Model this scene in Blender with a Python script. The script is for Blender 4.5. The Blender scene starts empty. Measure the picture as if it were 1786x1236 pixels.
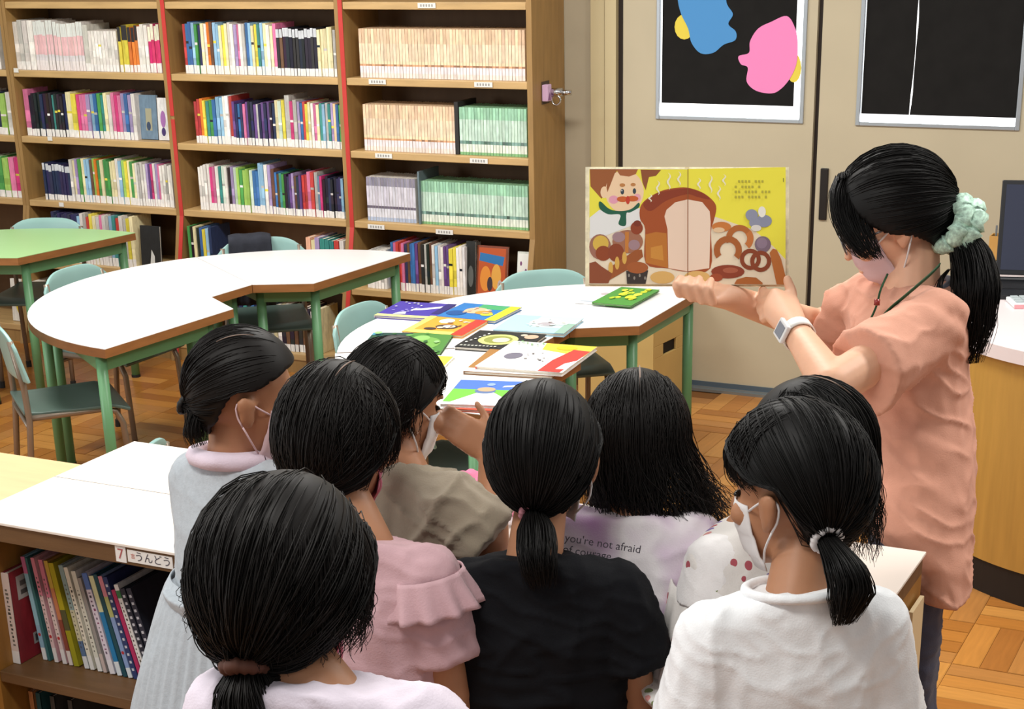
import bpy, bmesh, math, random
import numpy as np
from mathutils import Vector, Matrix, noise
random.seed(7); np.random.seed(7); noise.seed_set(11)
SC = bpy.context.scene; COL = SC.collection

# ------------------------------------------------------------------ camera (calibrated from vanishing points)
F = 2930.; PP = (860., 991.); NAD = (1063., 8400.); H = 1.98; YAW = math.radians(-27.3)
_d = np.array([NAD[0]-PP[0], NAD[1]-PP[1], F]); _d /= np.linalg.norm(_d)
_z = np.array([0, 0, 1.]); _fw = _z-_d*(_z@_d); _fw /= np.linalg.norm(_fw); _r = np.cross(_d, _fw)
_w = np.array([math.cos(YAW), math.sin(YAW)])
_rx = _w[0]*_r+_w[1]*_fw; _ry = -_w[1]*_r+_w[0]*_fw
O3 = np.array([0, 0, H])
def ray(p):
    v = np.array([p[0]-PP[0], p[1]-PP[1], F]); return np.array([v@_rx, v@_ry, -(v@_d)])
def PZ(p, z): v = ray(p); return O3+v*((z-H)/v[2])          # point on the horizontal plane z
def PY(p, y): v = ray(p); return O3+v*(y/v[1])              # point on the wall-parallel plane y
def PD(p, dep): return O3+ray(p)*(dep/F)                    # point at a depth from the camera
cd = bpy.data.cameras.new('camera'); cam = bpy.data.objects.new('camera', cd); COL.objects.link(cam)
cx = [_rx[0], _ry[0], -_d[0]]; cy = [_rx[1], _ry[1], -_d[1]]; cz = [_rx[2], _ry[2], -_d[2]]
M = Matrix(((cx[0], -cy[0], -cz[0], 0), (cx[1], -cy[1], -cz[1], 0), (cx[2], -cy[2], -cz[2], H), (0, 0, 0, 1)))
cam.matrix_world = M
cd.sensor_fit = 'HORIZONTAL'; cd.sensor_width = 36; cd.lens = F/1786*36
cd.shift_x = (893-PP[0])/1786; cd.shift_y = (PP[1]-618)/1786; cd.clip_end = 60
SC.camera = cam
CR = np.array([math.cos(-YAW), math.sin(-YAW), 0]); CF = np.array([-math.sin(-YAW), math.cos(-YAW), 0])  # camera right / forward on the floor
UP = np.array([0, 0, 1.])

# ------------------------------------------------------------------ light
wd = bpy.data.worlds.new('room_light'); SC.world = wd; wd.use_nodes = True
wd.node_tree.nodes['Background'].inputs[0].default_value = (1.0, .98, .95, 1)
wd.node_tree.nodes['Background'].inputs[1].default_value = .38
def area(name, loc, size, power, rot=(0, 0, 0), col=(1, .97, .92)):
    l = bpy.data.lights.new(name, 'AREA'); l.shape = 'RECTANGLE'; l.size, l.size_y = size; l.energy = power; l.color = col
    o = bpy.data.objects.new(name, l); o.location = loc; o.rotation_euler = rot; COL.objects.link(o); return o
for i, (x, y) in enumerate(((-4.6, 4.6), (-2.2, 4.4), (.3, 4.2), (-4.0, 1.6), (-1.4, 1.2))):
    area('fluorescent_lamp_light', (x, y, 2.95), (1.3, .35), (62, 62, 56, 22, 34)[i])
area('window_daylight', (-6.6, .6, 1.9), (2.4, 1.6), 65, (math.radians(80), 0, math.radians(-70)), (.95, .98, 1))
SC.view_settings.view_transform = 'Standard'; SC.view_settings.look = 'None'
SC.view_settings.exposure = 0.16; SC.view_settings.gamma = 1; SC.view_settings.use_curve_mapping = False

# ------------------------------------------------------------------ helpers
def lin(c):
    if isinstance(c, str):
        c = c.lstrip('#'); c = [int(c[i:i+2], 16)/255 for i in (0, 2, 4)]
        return tuple(x/12.92 if x <= .04045 else ((x+.055)/1.055)**2.4 for x in c)
    return tuple(c)
MATS = {}
def mat(name, col='#808080', rough=.5, spec=.4, var=.0, vscale=20., bump=0., bscale=150., metal=0., stretch=(1, 1, 1), attr=False, sheen=0., emit=0., trans=0., sss=0.):
    if name in MATS: return MATS[name]
    m = bpy.data.materials.new(name); m.use_nodes = True; nt = m.node_tree; b = nt.nodes['Principled BSDF']; L = nt.links
    c = lin(col); b.inputs['Base Color'].default_value = (*c, 1)
    b.inputs['Roughness'].default_value = rough; b.inputs['Specular IOR Level'].default_value = spec; b.inputs['Metallic'].default_value = metal
    if sheen: b.inputs['Sheen Weight'].default_value = sheen
    if sss:
        b.inputs['Subsurface Weight'].default_value = sss; b.inputs['Subsurface Radius'].default_value = (.012, .005, .003)
    if trans: b.inputs['Transmission Weight'].default_value = trans
    if emit: b.inputs['Emission Color'].default_value = (*c, 1); b.inputs['Emission Strength'].default_value = emit
    src = None
    if attr:
        a = nt.nodes.new('ShaderNodeAttribute'); a.attribute_name = 'Col'; src = a.outputs['Color']; L.new(src, b.inputs['Base Color'])
    if var or bump:
        tc = nt.nodes.new('ShaderNodeTexCoord'); mp = nt.nodes.new('ShaderNodeMapping'); mp.inputs['Scale'].default_value = stretch
        L.new(tc.outputs['Object'], mp.inputs['Vector'])
    if var:
        n = nt.nodes.new('ShaderNodeTexNoise'); n.inputs['Scale'].default_value = vscale; n.inputs['Detail'].default_value = 5; L.new(mp.outputs[0], n.inputs['Vector'])
        r = nt.nodes.new('ShaderNodeMapRange'); r.inputs[1].default_value = .25; r.inputs[2].default_value = .75; r.inputs[3].default_value = 1-var; r.inputs[4].default_value = 1+var
        L.new(n.outputs[0], r.inputs[0])
        mx = nt.nodes.new('ShaderNodeVectorMath'); mx.operation = 'SCALE'; L.new(r.outputs[0], mx.inputs['Scale'])
        if src is None:
            mx.inputs[0].default_value = c
        else: L.new(src, mx.inputs[0])
        L.new(mx.outputs[0], b.inputs['Base Color'])
    if bump:
        n2 = nt.nodes.new('ShaderNodeTexNoise'); n2.inputs['Scale'].default_value = bscale; n2.inputs['Detail'].default_value = 3; L.new(mp.outputs[0], n2.inputs['Vector'])
        bp = nt.nodes.new('ShaderNodeBump'); bp.inputs['Strength'].default_value = bump; bp.inputs['Distance'].default_value = .01
        L.new(n2.outputs[0], bp.inputs['Height']); L.new(bp.outputs[0], b.inputs['Normal'])
    MATS[name] = m; return m

class MB:
    """collects shapes into one mesh"""
    def __init__(s): s.v = []; s.f = []; s.m = []; s.c = []; s.usecol = False
    def add(s, vs, fs, mi=0, col=None):
        b = len(s.v); s.v += [tuple(map(float, p)) for p in vs]
        c = None
        if col is not None: s.usecol = True; c = lin(col)
        for f in fs: s.f.append(tuple(b+i for i in f)); s.m.append(mi); s.c.append(c)
    def box(s, x0, x1, y0, y1, z0, z1, mi=0, col=None, R=None, o=None):
        vs = [(x, y, z) for z in (z0, z1) for y in (y0, y1) for x in (x0, x1)]
        if R is not None: vs = [np.asarray(R)@np.array(p)+(0 if o is None else np.asarray(o)) for p in vs]
        s.add(vs, [(0, 2, 3, 1), (4, 5, 7, 6), (0, 1, 5, 4), (2, 6, 7, 3), (0, 4, 6, 2), (1, 3, 7, 5)], mi, col); return s
    def prism(s, poly, z0, z1, mt=0, ms=0, mb=None, col=None, colside=None):
        n = len(poly)
        a = sum(poly[i][0]*poly[(i+1) % n][1]-poly[(i+1) % n][0]*poly[i][1] for i in range(n))
        if a < 0: poly = poly[::-1]
        vs = [(p[0], p[1], z0) for p in poly]+[(p[0], p[1], z1) for p in poly]
        s.add(vs, [tuple(range(n, 2*n))], mt, col); s.add(vs, [tuple(range(n-1, -1, -1))], ms if mb is None else mb, colside or col)
        s.add(vs, [(i, (i+1) % n, n+(i+1) % n, n+i) for i in range(n)], ms, colside or col); return s
    def tube(s, path, r, sides=8, mi=0, col=None, cap=True):
        P = [np.array(p, float) for p in path]; n = len(P)
        rr = [r]*n if np.isscalar(r) else list(r); vs = []; ref = None
        for i in range(n):
            t = P[min(i+1, n-1)]-P[max(i-1, 0)]; t = t/(np.linalg.norm(t)+1e-9)
            if ref is None: ref = np.array([1., 0, 0]) if abs(t[0]) < .8 else np.array([0, 1., 0])
            a = np.cross(t, ref); a /= np.linalg.norm(a)+1e-9; b = np.cross(t, a); ref = np.cross(a, t)
            ref = -np.cross(t, a) if False else ref
            for k in range(sides):
                q = 2*math.pi*k/sides; vs.append(P[i]+rr[i]*(math.cos(q)*a+math.sin(q)*b))
        fs = [(i*sides+k, i*sides+(k+1) % sides, (i+1)*sides+(k+1) % sides, (i+1)*sides+k) for i in range(n-1) for k in range(sides)]
        if cap: fs += [tuple(range(sides-1, -1, -1)), tuple((n-1)*sides+k for k in range(sides))]
        s.add(vs, fs, mi, col); return s
    def lathe(s, prof, cx=0, cy=0, sides=16, mi=0, col=None):
        vs = []; n = len(prof)
        for r, z in prof:
            for k in range(sides): vs.append((cx+r*math.cos(2*math.pi*k/sides), cy+r*math.sin(2*math.pi*k/sides), z))
        fs = [(i*sides+k, i*sides+(k+1) % sides, (i+1)*sides+(k+1) % sides, (i+1)*sides+k) for i in range(n-1) for k in range(sides)]
        fs += [tuple(range(sides-1, -1, -1)), tuple((n-1)*sides+k for k in range(sides))]
        s.add(vs, fs, mi, col); return s
    def grid(s, fn, nu, nv, th=0., mi=0, col=None):
        """surface fn(u,v) -> point, given thickness along its normal"""
        P = np.array([[fn(i/nu, j/nv) for i in range(nu+1)] for j in range(nv+1)], float)
        du = np.gradient(P, axis=1); dv = np.gradient(P, axis=0); N = np.cross(du, dv); N /= np.linalg.norm(N, axis=2, keepdims=True)+1e-9
        top = P.reshape(-1, 3); w = nu+1
        fs = [(j*w+i, j*w+i+1, (j+1)*w+i+1, (j+1)*w+i) for j in range(nv) for i in range(nu)]
        if not th: s.add(top, fs, mi, col); return s
        bot = (P-N*th).reshape(-1, 3); K = len(top)
        vs = list(top)+list(bot); fs += [tuple(K+i for i in f[::-1]) for f in list(fs)]
        loop = [i for i in range(nu)]+[j*w+nu for j in range(nv)]+[nv*w+i for i in range(nu, 0, -1)]+[j*w for j in range(nv, 0, -1)]
        for a, b in zip(loop, loop[1:]+loop[:1]): fs.append((a, K+a, K+b, b))
        s.add(vs, fs, mi, col); return s
    def mesh(s, name, mats, smooth=False):
        me = bpy.data.meshes.new(name); me.from_pydata(s.v, [], s.f)
        for m in (mats if isinstance(mats, (list, tuple)) else [mats]): me.materials.append(m)
        me.polygons.foreach_set('material_index', s.m)
        if s.usecol:
            at = me.color_attributes.new('Col', 'FLOAT_COLOR', 'CORNER'); buf = []
            for f, c in zip(s.f, s.c): buf += list((*(c or (.5, .5, .5)), 1))*len(f)
            at.data.foreach_set('color', buf)
        if smooth: me.polygons.foreach_set('use_smooth', [True]*len(s.f))
        me.update(); return me
    def build(s, name, mats, parent=None, smooth=False, bevel=0., world=False, seg=2):
        if world and parent is not None:
            L = parent.location; s.v = [(p[0]-L.x, p[1]-L.y, p[2]-L.z) for p in s.v]
        o = bpy.data.objects.new(name, s.mesh(name, mats, smooth)); COL.objects.link(o)
        if parent is not None: o.parent = parent
        if bevel:
            b = o.modifiers.new('bevel', 'BEVEL'); b.width = bevel; b.segments = seg; b.limit_method = 'ANGLE'; b.angle_limit = math.radians(40)
            if smooth is None: pass
        return o
def tag(o, label=None, cat=None, group=None, kind=None):
    if label: o['label'] = label
    if cat: o['category'] = cat
    if group: o['group'] = group
    if kind: o['kind'] = kind
    return o
def thing(name, label, cat, loc=(0, 0, 0), rotz=0., group=None):
    o = bpy.data.objects.new(name, None); COL.objects.link(o); o.location = [float(q) for q in loc]; o.rotation_euler = (0, 0, rotz); o.empty_display_size = .05
    return tag(o, label, cat, group)
def copy_tree(o, parent=None):
    c = o.copy(); COL.objects.link(c)
    if parent is not None: c.parent = parent
    for ch in list(o.children): copy_tree(ch, c)
    return c
def text_mesh(body, size):
    cu = bpy.data.curves.new('t', 'FONT'); cu.body = body; cu.size = size; cu.align_x = 'CENTER'; cu.align_y = 'CENTER'; cu.resolution_u = 3
    t = bpy.data.objects.new('t', cu); COL.objects.link(t); dg = bpy.context.evaluated_depsgraph_get()
    me = bpy.data.meshes.new_from_object(t.evaluated_get(dg)); bpy.data.objects.remove(t); return me
def ORD(n):
    a = ['zeroth', 'first', 'second', 'third', 'fourth', 'fifth', 'sixth', 'seventh', 'eighth', 'ninth', 'tenth', 'eleventh', 'twelfth', 'thirteenth', 'fourteenth', 'fifteenth', 'sixteenth', 'seventeenth', 'eighteenth', 'nineteenth']
    t = {2: ('twenty', 'twentieth'), 3: ('thirty', 'thirtieth'), 4: ('forty', 'fortieth'), 5: ('fifty', 'fiftieth'), 6: ('sixty', 'sixtieth')}
    return a[n] if n < 20 else (t[n//10][1] if n % 10 == 0 else t[n//10][0]+'-'+a[n % 10])
def ell(cu, cv, ru, rv, n=20, a0=0, a1=360):
    return [(cu+ru*math.cos(math.radians(a0+(a1-a0)*k/n)), cv+rv*math.sin(math.radians(a0+(a1-a0)*k/n))) for k in range(n)]
def ring(cu, cv, ro, ri, a0, a1, n=14, q=1.):
    A = [math.radians(a0+(a1-a0)*k/n) for k in range(n+1)]
    return [(cu+ro*math.cos(a), cv+q*ro*math.sin(a)) for a in A]+[(cu+ri*math.cos(a), cv+q*ri*math.sin(a)) for a in A[::-1]]
def smooth_loop(P, m=5):
    out = []; n = len(P)
    for i in range(n):
        a, b, c, d = (np.array(P[(i+j) % n], float) for j in (-1, 0, 1, 2))
        for k in range(m): t = k/m; out.append(tuple(.5*(2*b+(c-a)*t+(2*a-5*b+4*c-d)*t*t+(3*b-a-3*c+d)*t**3)))
    return out
def Rz(a): c, s = math.cos(a), math.sin(a); return np.array([[c, -s, 0], [s, c, 0], [0, 0, 1.]])

PRINT = mat('printed_paper', attr=True, rough=.55, spec=.3)
PAGES = mat('page_edges', '#e6dfd0', .8, .2, var=.08, vscale=200, stretch=(30, 1, 1))
SHELFW = mat('shelf_wood', '#c2a06c', .42, .4, var=.14, vscale=7, stretch=(.8, 6, 6), bump=.06, bscale=60)
SHELFV = mat('shelf_wood_upright_shaded', '#9d7b4a', .45, .4, var=.16, vscale=7, stretch=(6, 6, .7), bump=.06, bscale=60)  # upright copy of the shelf wood, side shading darkened into its colour
BACKW = mat('shelf_back_board', '#6b5138', .6, .3, var=.12, vscale=6, stretch=(4, 4, .8))
RED = mat('red_tape', '#c23a34', .45, .4, var=.06)
WALL = mat('wall_paint', '#aea38c', .6, .3, var=.05, vscale=5, bump=.03, bscale=90)
DOORP = mat('door_paint', '#b9ae94', .55, .35, var=.04, vscale=4, bump=.02, bscale=60)
ALU = mat('brushed_aluminium', '#b7c0c8', .35, .5, metal=.7)
DARK = mat('dark_brown_gap', '#2c221d', .6)
WHITE = mat('white_laminate', '#e9e7e6', .32, .45, var=.015, vscale=3)
EDGE = mat('table_edge_wood', '#8f5f34', .5, .4, var=.15, vscale=10, stretch=(1, 1, 6))
GREEN = mat('green_painted_steel', '#609468', .38, .5, var=.05, vscale=9)
GTOP = mat('green_laminate', '#a4cf90', .35, .4, var=.03, vscale=3)
TEAL = mat('chair_teal_plastic', '#8db3ae', .35, .5, var=.05, vscale=8)
SEATC = mat('chair_seat_plastic', '#566b64', .38, .5, var=.06, vscale=9)
TUBE = mat('chair_steel_tube', '#8d7f70', .35, .5, metal=.45, var=.06)
RUB = mat('black_rubber', '#1d1c1b', .6)

# ------------------------------------------------------------------ setting
YW = 6.72
mb = MB(); mb.box(-9, 3.2, YW, YW+.15, 0, 3.0); tag(mb.build('wall_back', WALL), kind='structure')
# floor: basket-weave parquet of 30 cm blocks, four strips each
BASE = mat('floor_bed', '#7a4f24', .6)
mb = MB(); mb.box(-9, 3.2, -2.2, YW, -.1, -.004); floor = tag(mb.build('floor', BASE), kind='structure')
PLK = []
for k, c in enumerate(('#a86d2e', '#b17736', '#9c6329', '#b8803e', '#a57039', '#98602a')):
    PLK.append(mat('oak_strip_%d' % k, c, .28, .5, var=.13, vscale=9, stretch=(.8, 9, 1), bump=.03, bscale=60))
strip_me = []
for k in range(6):
    b = MB(); b.box(-.1492, .1492, -.0369, .0369, -.006, 0); b.add([(-.147, -.0345, .0006), (.147, -.0345, .0006), (.147, .0345, .0006), (-.147, .0345, .0006)], [(0, 1, 2, 3)]); strip_me.append(b.mesh('floor_strip', PLK[k]))
cells = []
Y0, X0 = 4.61-.3*23, -.81-.3*27
for iy in range(30):
    for ix in range(40):
        for k in range(4):
            x = X0+.3*ix+.15; y = Y0+.3*iy+.15; t = (ix+iy) % 2; o = -.1125+.075*k
            if t == 0: cells.append((x, y+o, 0.))
            else: cells.append((x+o, y, math.pi/2))
cells = [c for c in cells if -8.9 < c[0] < 3.1 and -2 < c[1] < YW-.14]
def wscore(c):
    x, y = c[0], c[1]
    if -1.25 < x < -.55 and 3.2 < y < 4.95: return 0+((x+.7)**2+(y-4.0)**2)*.1
    if -2.6 < x < -1.1 and 4.1 < y < 6.7: return 1+abs(y-5.4)*.1+abs(x+1.9)*.1
    if -4.7 < x < -3.2 and 3.3 < y < 5.5: return 1.05+abs(y-4.3)*.1
    return 9+(x+2)**2+(y-4)**2
cells.sort(key=wscore)
for i, (x, y, a) in enumerate(cells[:300]):
    o = bpy.data.objects.new('floor_strip', strip_me[random.randrange(6)]); COL.objects.link(o); o.location = (x, y, random.uniform(-.0006, .0004)); o.rotation_euler.z = a; o.parent = floor
mb = MB()
for x, y, a in cells[300:]:
    mb.box(-.1492, .1492, -.0369, .0369, -.006, .0004, random.randrange(6), R=Rz(a), o=(x, y, 0))
tag(mb.build('floor_strips', PLK, floor), kind='stuff')

# wall posts beside the door, dark gap, door leaves with windows
mb = MB(); mb.box(-2.93, -2.868, YW-.03, YW, 0, 3.0); tag(mb.build('trim_1', mat('trim_paint', '#c3b48d', .5)), kind='structure')
mb = MB(); mb.box(-2.862, -2.812, YW-.04, YW, 0, 3.0); tag(mb.build('trim_2', mat('trim_paint')), kind='structure')
mb = MB(); mb.box(-2.812, -2.782, YW-.012, YW, 0, 3.0); tag(mb.build('trim_3', DARK), kind='structure')
mb = MB(); mb.box(-1.966, -1.945, YW-.012, YW, 0, 3.0); tag(mb.build('trim_4', DARK), kind='structure')
mb = MB(); mb.box(-2.8, 1.5, YW-.06, YW, 0, .012); mb.box(-2.8, 1.5, YW-.045, YW-.03, .012, .02); tag(mb.build('trim_5', mat('steel_sill', '#8d9496', .35, metal=.6)), kind='structure')
mb = MB(); mb.box(-2.78, 1.5, YW-.04, YW-.03, .02, .04); tag(mb.build('baseboard_back', mat('dark_sill', '#4b5a66', .5)), kind='structure')
PAPER = mat('black_paper', '#1c1b1a', .85, .15, var=.15, vscale=15)
PANE = mat('bright_window_pane', '#ffffff', .3, emit=1.5)
def door(n, x0, x1, wx0, wx1, wz0, wz1):
    mb = MB(); y0, y1 = YW-.034, YW-.002
    mb.box(x0, wx0, y0, y1, .02, 2.4); mb.box(wx1, x1, y0, y1, .02, 2.4); mb.box(wx0, wx1, y0, y1, .02, wz0); mb.box(wx0, wx1, y0, y1, wz1, 2.4)
    o = tag(mb.build('door_%d' % n, DOORP), kind='structure')
    f = MB(); t = .016
    f.box(wx0, wx0+t, y0-.008, y1-.012, wz0, wz1); f.box(wx1-t, wx1, y0-.008, y1-.012, wz0, wz1); f.box(wx0+t, wx1-t, y0-.008, y1-.012, wz0, wz0+t); f.box(wx0+t, wx1-t, y0-.008, y1-.012, wz1-t, wz1)
    f.build('window_frame', ALU, o, bevel=.002)
    p = MB(); p.box(wx0+t, wx1-t, y0+.012, y0+.018, wz0+t, wz1-t); p.build('pane', PANE, o)
    return o, y0
d1, y0 = door(1, -2.782, -1.966, -2.634, -2.006, 1.135, 1.95)
b = MB(); b.box(-2.612, -2.052, y0+.004, y0+.007, 1.2, 1.93); b.build('black_paper', PAPER, d1)
d2, y0 = door(2, -1.945, -.95, -1.795, -1.168, 1.135, 1.95)
n = 18
for sgn in (0, 1):
    b = MB(); pts = []
    for k in range(n+1):
        z = 1.18+(1.93-1.18)*k/n; g = .0016+.003*max(0, math.sin(k*.95))*(1 if k < 14 else .2)
        pts.append((-1.588+.004*math.sin(k*.3)+.0008*k+(g if sgn else -g*.6), z))
    outer = [(-1.184, 1.93), (-1.184, 1.18)] if sgn else [(-1.776, 1.93), (-1.776, 1.18)]
    poly = pts+outer
    vs = [(p[0], y0+.004, p[1]) for p in poly]; b.add(vs, [tuple(range(len(poly)))]); b.add([(p[0], y0+.006, p[1]) for p in poly], [tuple(range(len(poly)-1, -1, -1))]); b.build('black_paper', PAPER, d2)
b = MB(); b.box(-1.925, -1.893, y0-.01, y0+.002, .76, .965); b.build('door_handle', mat('black_pull', '#1f1a18', .4), d2, bevel=.003)
# plain paper cut-outs taped to the black paper (generic rounded shapes)
def cutout(name, label, px, col, extra):
    o = thing(name, label, 'decoration', PY(px[0], YW-.034))
    b = MB(); pts = [PY(q, YW-.034) for q in smooth_loop(px[1])]; n_ = len(pts)
    b.add([(p[0], YW-.031, p[2]) for p in pts]+[(p[0], YW-.0325, p[2]) for p in pts], [tuple(range(n_, 2*n_))[::-1], tuple(range(n_))]+[(i, (i+1) % n_, n_+(i+1) % n_, n_+i) for i in range(n_)])
    b.build('paper_sheet', mat(name+'_paper', col, .75, .2), o, world=True)
    b = MB(); pts = [PY(q, YW-.034) for q in extra]; n_ = len(pts)
    b.add([(p[0], YW-.0302, p[2]) for p in pts]+[(p[0], YW-.0308, p[2]) for p in pts], [tuple(range(n_, 2*n_))[::-1], tuple(range(n_))]+[(i, (i+1) % n_, n_+(i+1) % n_, n_+i) for i in range(n_)])
    b.build('yellow_paper', mat('yellow_paper', '#ddc94f', .75, .2), o, world=True)
cutout('blue_paper_cutout', 'plain blue paper cutout taped to black window paper', ((1225, 45), [(1182, 0), (1188, 25), (1200, 50), (1206, 75), (1222, 93), (1244, 92), (1262, 78), (1282, 70), (1283, 55), (1270, 42), (1278, 25), (1268, 8), (1262, -15), (1240, -40), (1200, -40), (1185, -20)]), '#4f8ec6', ell(1193, 47, 17, 22, 16))
cutout('pink_paper_cutout', 'plain pink paper cutout taped to black window paper', ((1345, 95), [(1372, 28), (1345, 38), (1322, 50), (1308, 72), (1306, 92), (1288, 98), (1292, 112), (1304, 118), (1302, 142), (1318, 158), (1345, 163), (1362, 155), (1378, 136), (1389, 110), (1391, 75), (1386, 48)]), '#e887bb', ell(1384, 118, 13, 26, 16))

# ------------------------------------------------------------------ tall wall shelves, four units
UNITS = [(-6.76, -5.832), (-5.830, -4.902), (-4.900, -3.972), (-3.970, -3.062)]
LEV = [1.915, 1.61, 1.30, .993, .689, .40, .09]       # top faces of the shelves
def fy(z): return 6.40 if z >= .66 else 6.40-(.66-z)*.22
ULAB = ['tall wooden bookcase cut off by the left picture edge', 'tall wooden bookcase left of the first red stripe',
        'tall wooden bookcase between the two red stripes', 'tall wooden bookcase at the right end beside the door wall']
UNAME = ['leftmost bookcase', 'bookcase left of red stripes', 'bookcase between red stripes', 'bookcase beside the door']
def side(x0, x1):
    poly = [(6.40, 2.1), (6.40, .66), (fy(0), 0), (6.715, 0), (6.715, 2.1)]
    b = MB(); n = len(poly); vs = [(x0, p[0], p[1]) for p in poly]+[(x1, p[0], p[1]) for p in poly]
    b.add(vs, [tuple(range(n)), tuple(range(2*n-1, n-1, -1))]+[(i, n+i, n+(i+1) % n, (i+1) % n) for i in range(n)]); return b
for u, (x0, x1) in enumerate(UNITS):
    root = thing('bookcase', ULAB[u], 'bookcase', ((x0+x1)/2, 6.55, 0), group='tall bookcases along the back wall')
    e = .024 if u == 3 else .019
    side(x0, x0+.019).build('side_panel', SHELFV, root, world=True); side(x1-e, x1).build('side_panel', SHELFV, root, world=True)
    b = MB(); b.box(x0+.019, x1-e, 6.70, 6.715, 0, 2.1); b.build('back_panel', BACKW, root, world=True)
    for z in LEV:
        b = MB(); b.box(x0+.02, x1-e-.001, fy(z)+.002, 6.699, z-.03, z); o = b.build('shelf', SHELFW, root, world=True, bevel=.003)
    b = MB(); b.box(x0+.02, x1-e-.001, fy(.03)+.02, fy(.03)+.035, 0, .059); b.build('plinth', SHELFV, root, world=True)
    if u in (2, 3):
        for z0, z1 in ((1.115, 2.1), (.66, 1.10)) if u == 2 else ((.66, 2.1),):
            b = MB(); b.box(x0-.001, x0+.02, 6.3975, 6.40, z0, z1); b.build('red_stripe', RED, root, world=True)
        b = MB(); vs = [(x, fy(z)-.0025, z) for z in (.02, .66) for x in (x0-.001, x0+.02)]+[(x, fy(z), z) for z in (.02, .66) for x in (x0-.001, x0+.02)]
        b.add(vs, [(0, 1, 3, 2), (4, 6, 7, 5), (0, 4, 5, 1), (2, 3, 7, 6), (0, 2, 6, 4), (1, 5, 7, 3)]); b.build('red_stripe', RED, root, world=True)
    # little white shelf labels
    lab = {1: [(28, 123), (87, 242), (107, 357)], 3: [(744, 10), (658, 143), (843, 148), (669, 272), (835, 281), (656, 396), (775, 405)]}.get(u, [])
    for q in lab:
        p = PY(q, 6.398); wl = .014 if u == 1 else .042
        b = MB(); b.box(p[0]-wl, p[0]+wl, 6.3975, 6.3995, p[2]-.009, p[2]+.011, 0, '#e4e2dc')
        if u == 3:
            for k in range(5): b.box(p[0]-.03+.013*k, p[0]-.03+.013*k+.007, 6.397, 6.3975, p[2]-.004, p[2]+.006, 0, '#9a9894')
        b.build('shelf_label', PRINT, root, world=True)

# ------------------------------------------------------------------ the books on them
BCOV = mat('book_cover', attr=True, rough=.4, spec=.4, var=.22, vscale=70, stretch=(1, 1, .35))
BOOKS = []   # dicts
def book_mesh(b, L, H_, D_, bands, cov):
    """upright book, spine at y=0 facing -y, x 0..L"""
    t = min(.002, L*.2)
    b.box(0, t, 0, D_, 0, H_, 0, cov); b.box(L-t, L, 0, D_, 0, H_, 0, cov)
    z = 0.
    for fr, c in bands:
        z2 = min(H_, z+fr*H_); b.box(t, L-t, 0, t, z, z2, 0, c)
        b.add([(0, -.0004, z), (L, -.0004, z), (L, -.0004, z2), (0, -.0004, z2)], [(0, 1, 2, 3)], 0, c); z = z2
    b.box(t, L-t, t, D_-.003, .002, H_-.003, 1)
PAL = dict(w='#e3ded8', g='#b9b6b0', k='#26252b', n='#2b2f52', b='#3f6ea8', l='#8fb9d6', t='#3f8a84', e='#4f9a50', f='#9fc560', y='#e2d24e', o='#d9782f',
           r='#c0433d', p='#d877a0', m='#c93d78', u='#6a4a86', v='#a793bf', c='#e7dcae', s='#d9a58a', d='#6b4a35', x='#f0efee', i='#5b7387', a='#cfe0d0', h='#e4bd93')
CNAME = dict(w='white', g='grey', k='black', n='navy', b='blue', l='light blue', t='teal', e='green', f='lime green', y='yellow', o='orange', r='red', p='pink', m='magenta', u='purple', v='lilac', c='cream', s='salmon', d='brown', x='white', i='slate blue', a='pale green', h='beige')
def jit(hexc, a=.06):
    c = lin(hexc); k = 1+random.uniform(-a, a)*2; return tuple(min(1, max(0, q*k+random.uniform(-.01, .01))) for q in c)
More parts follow.
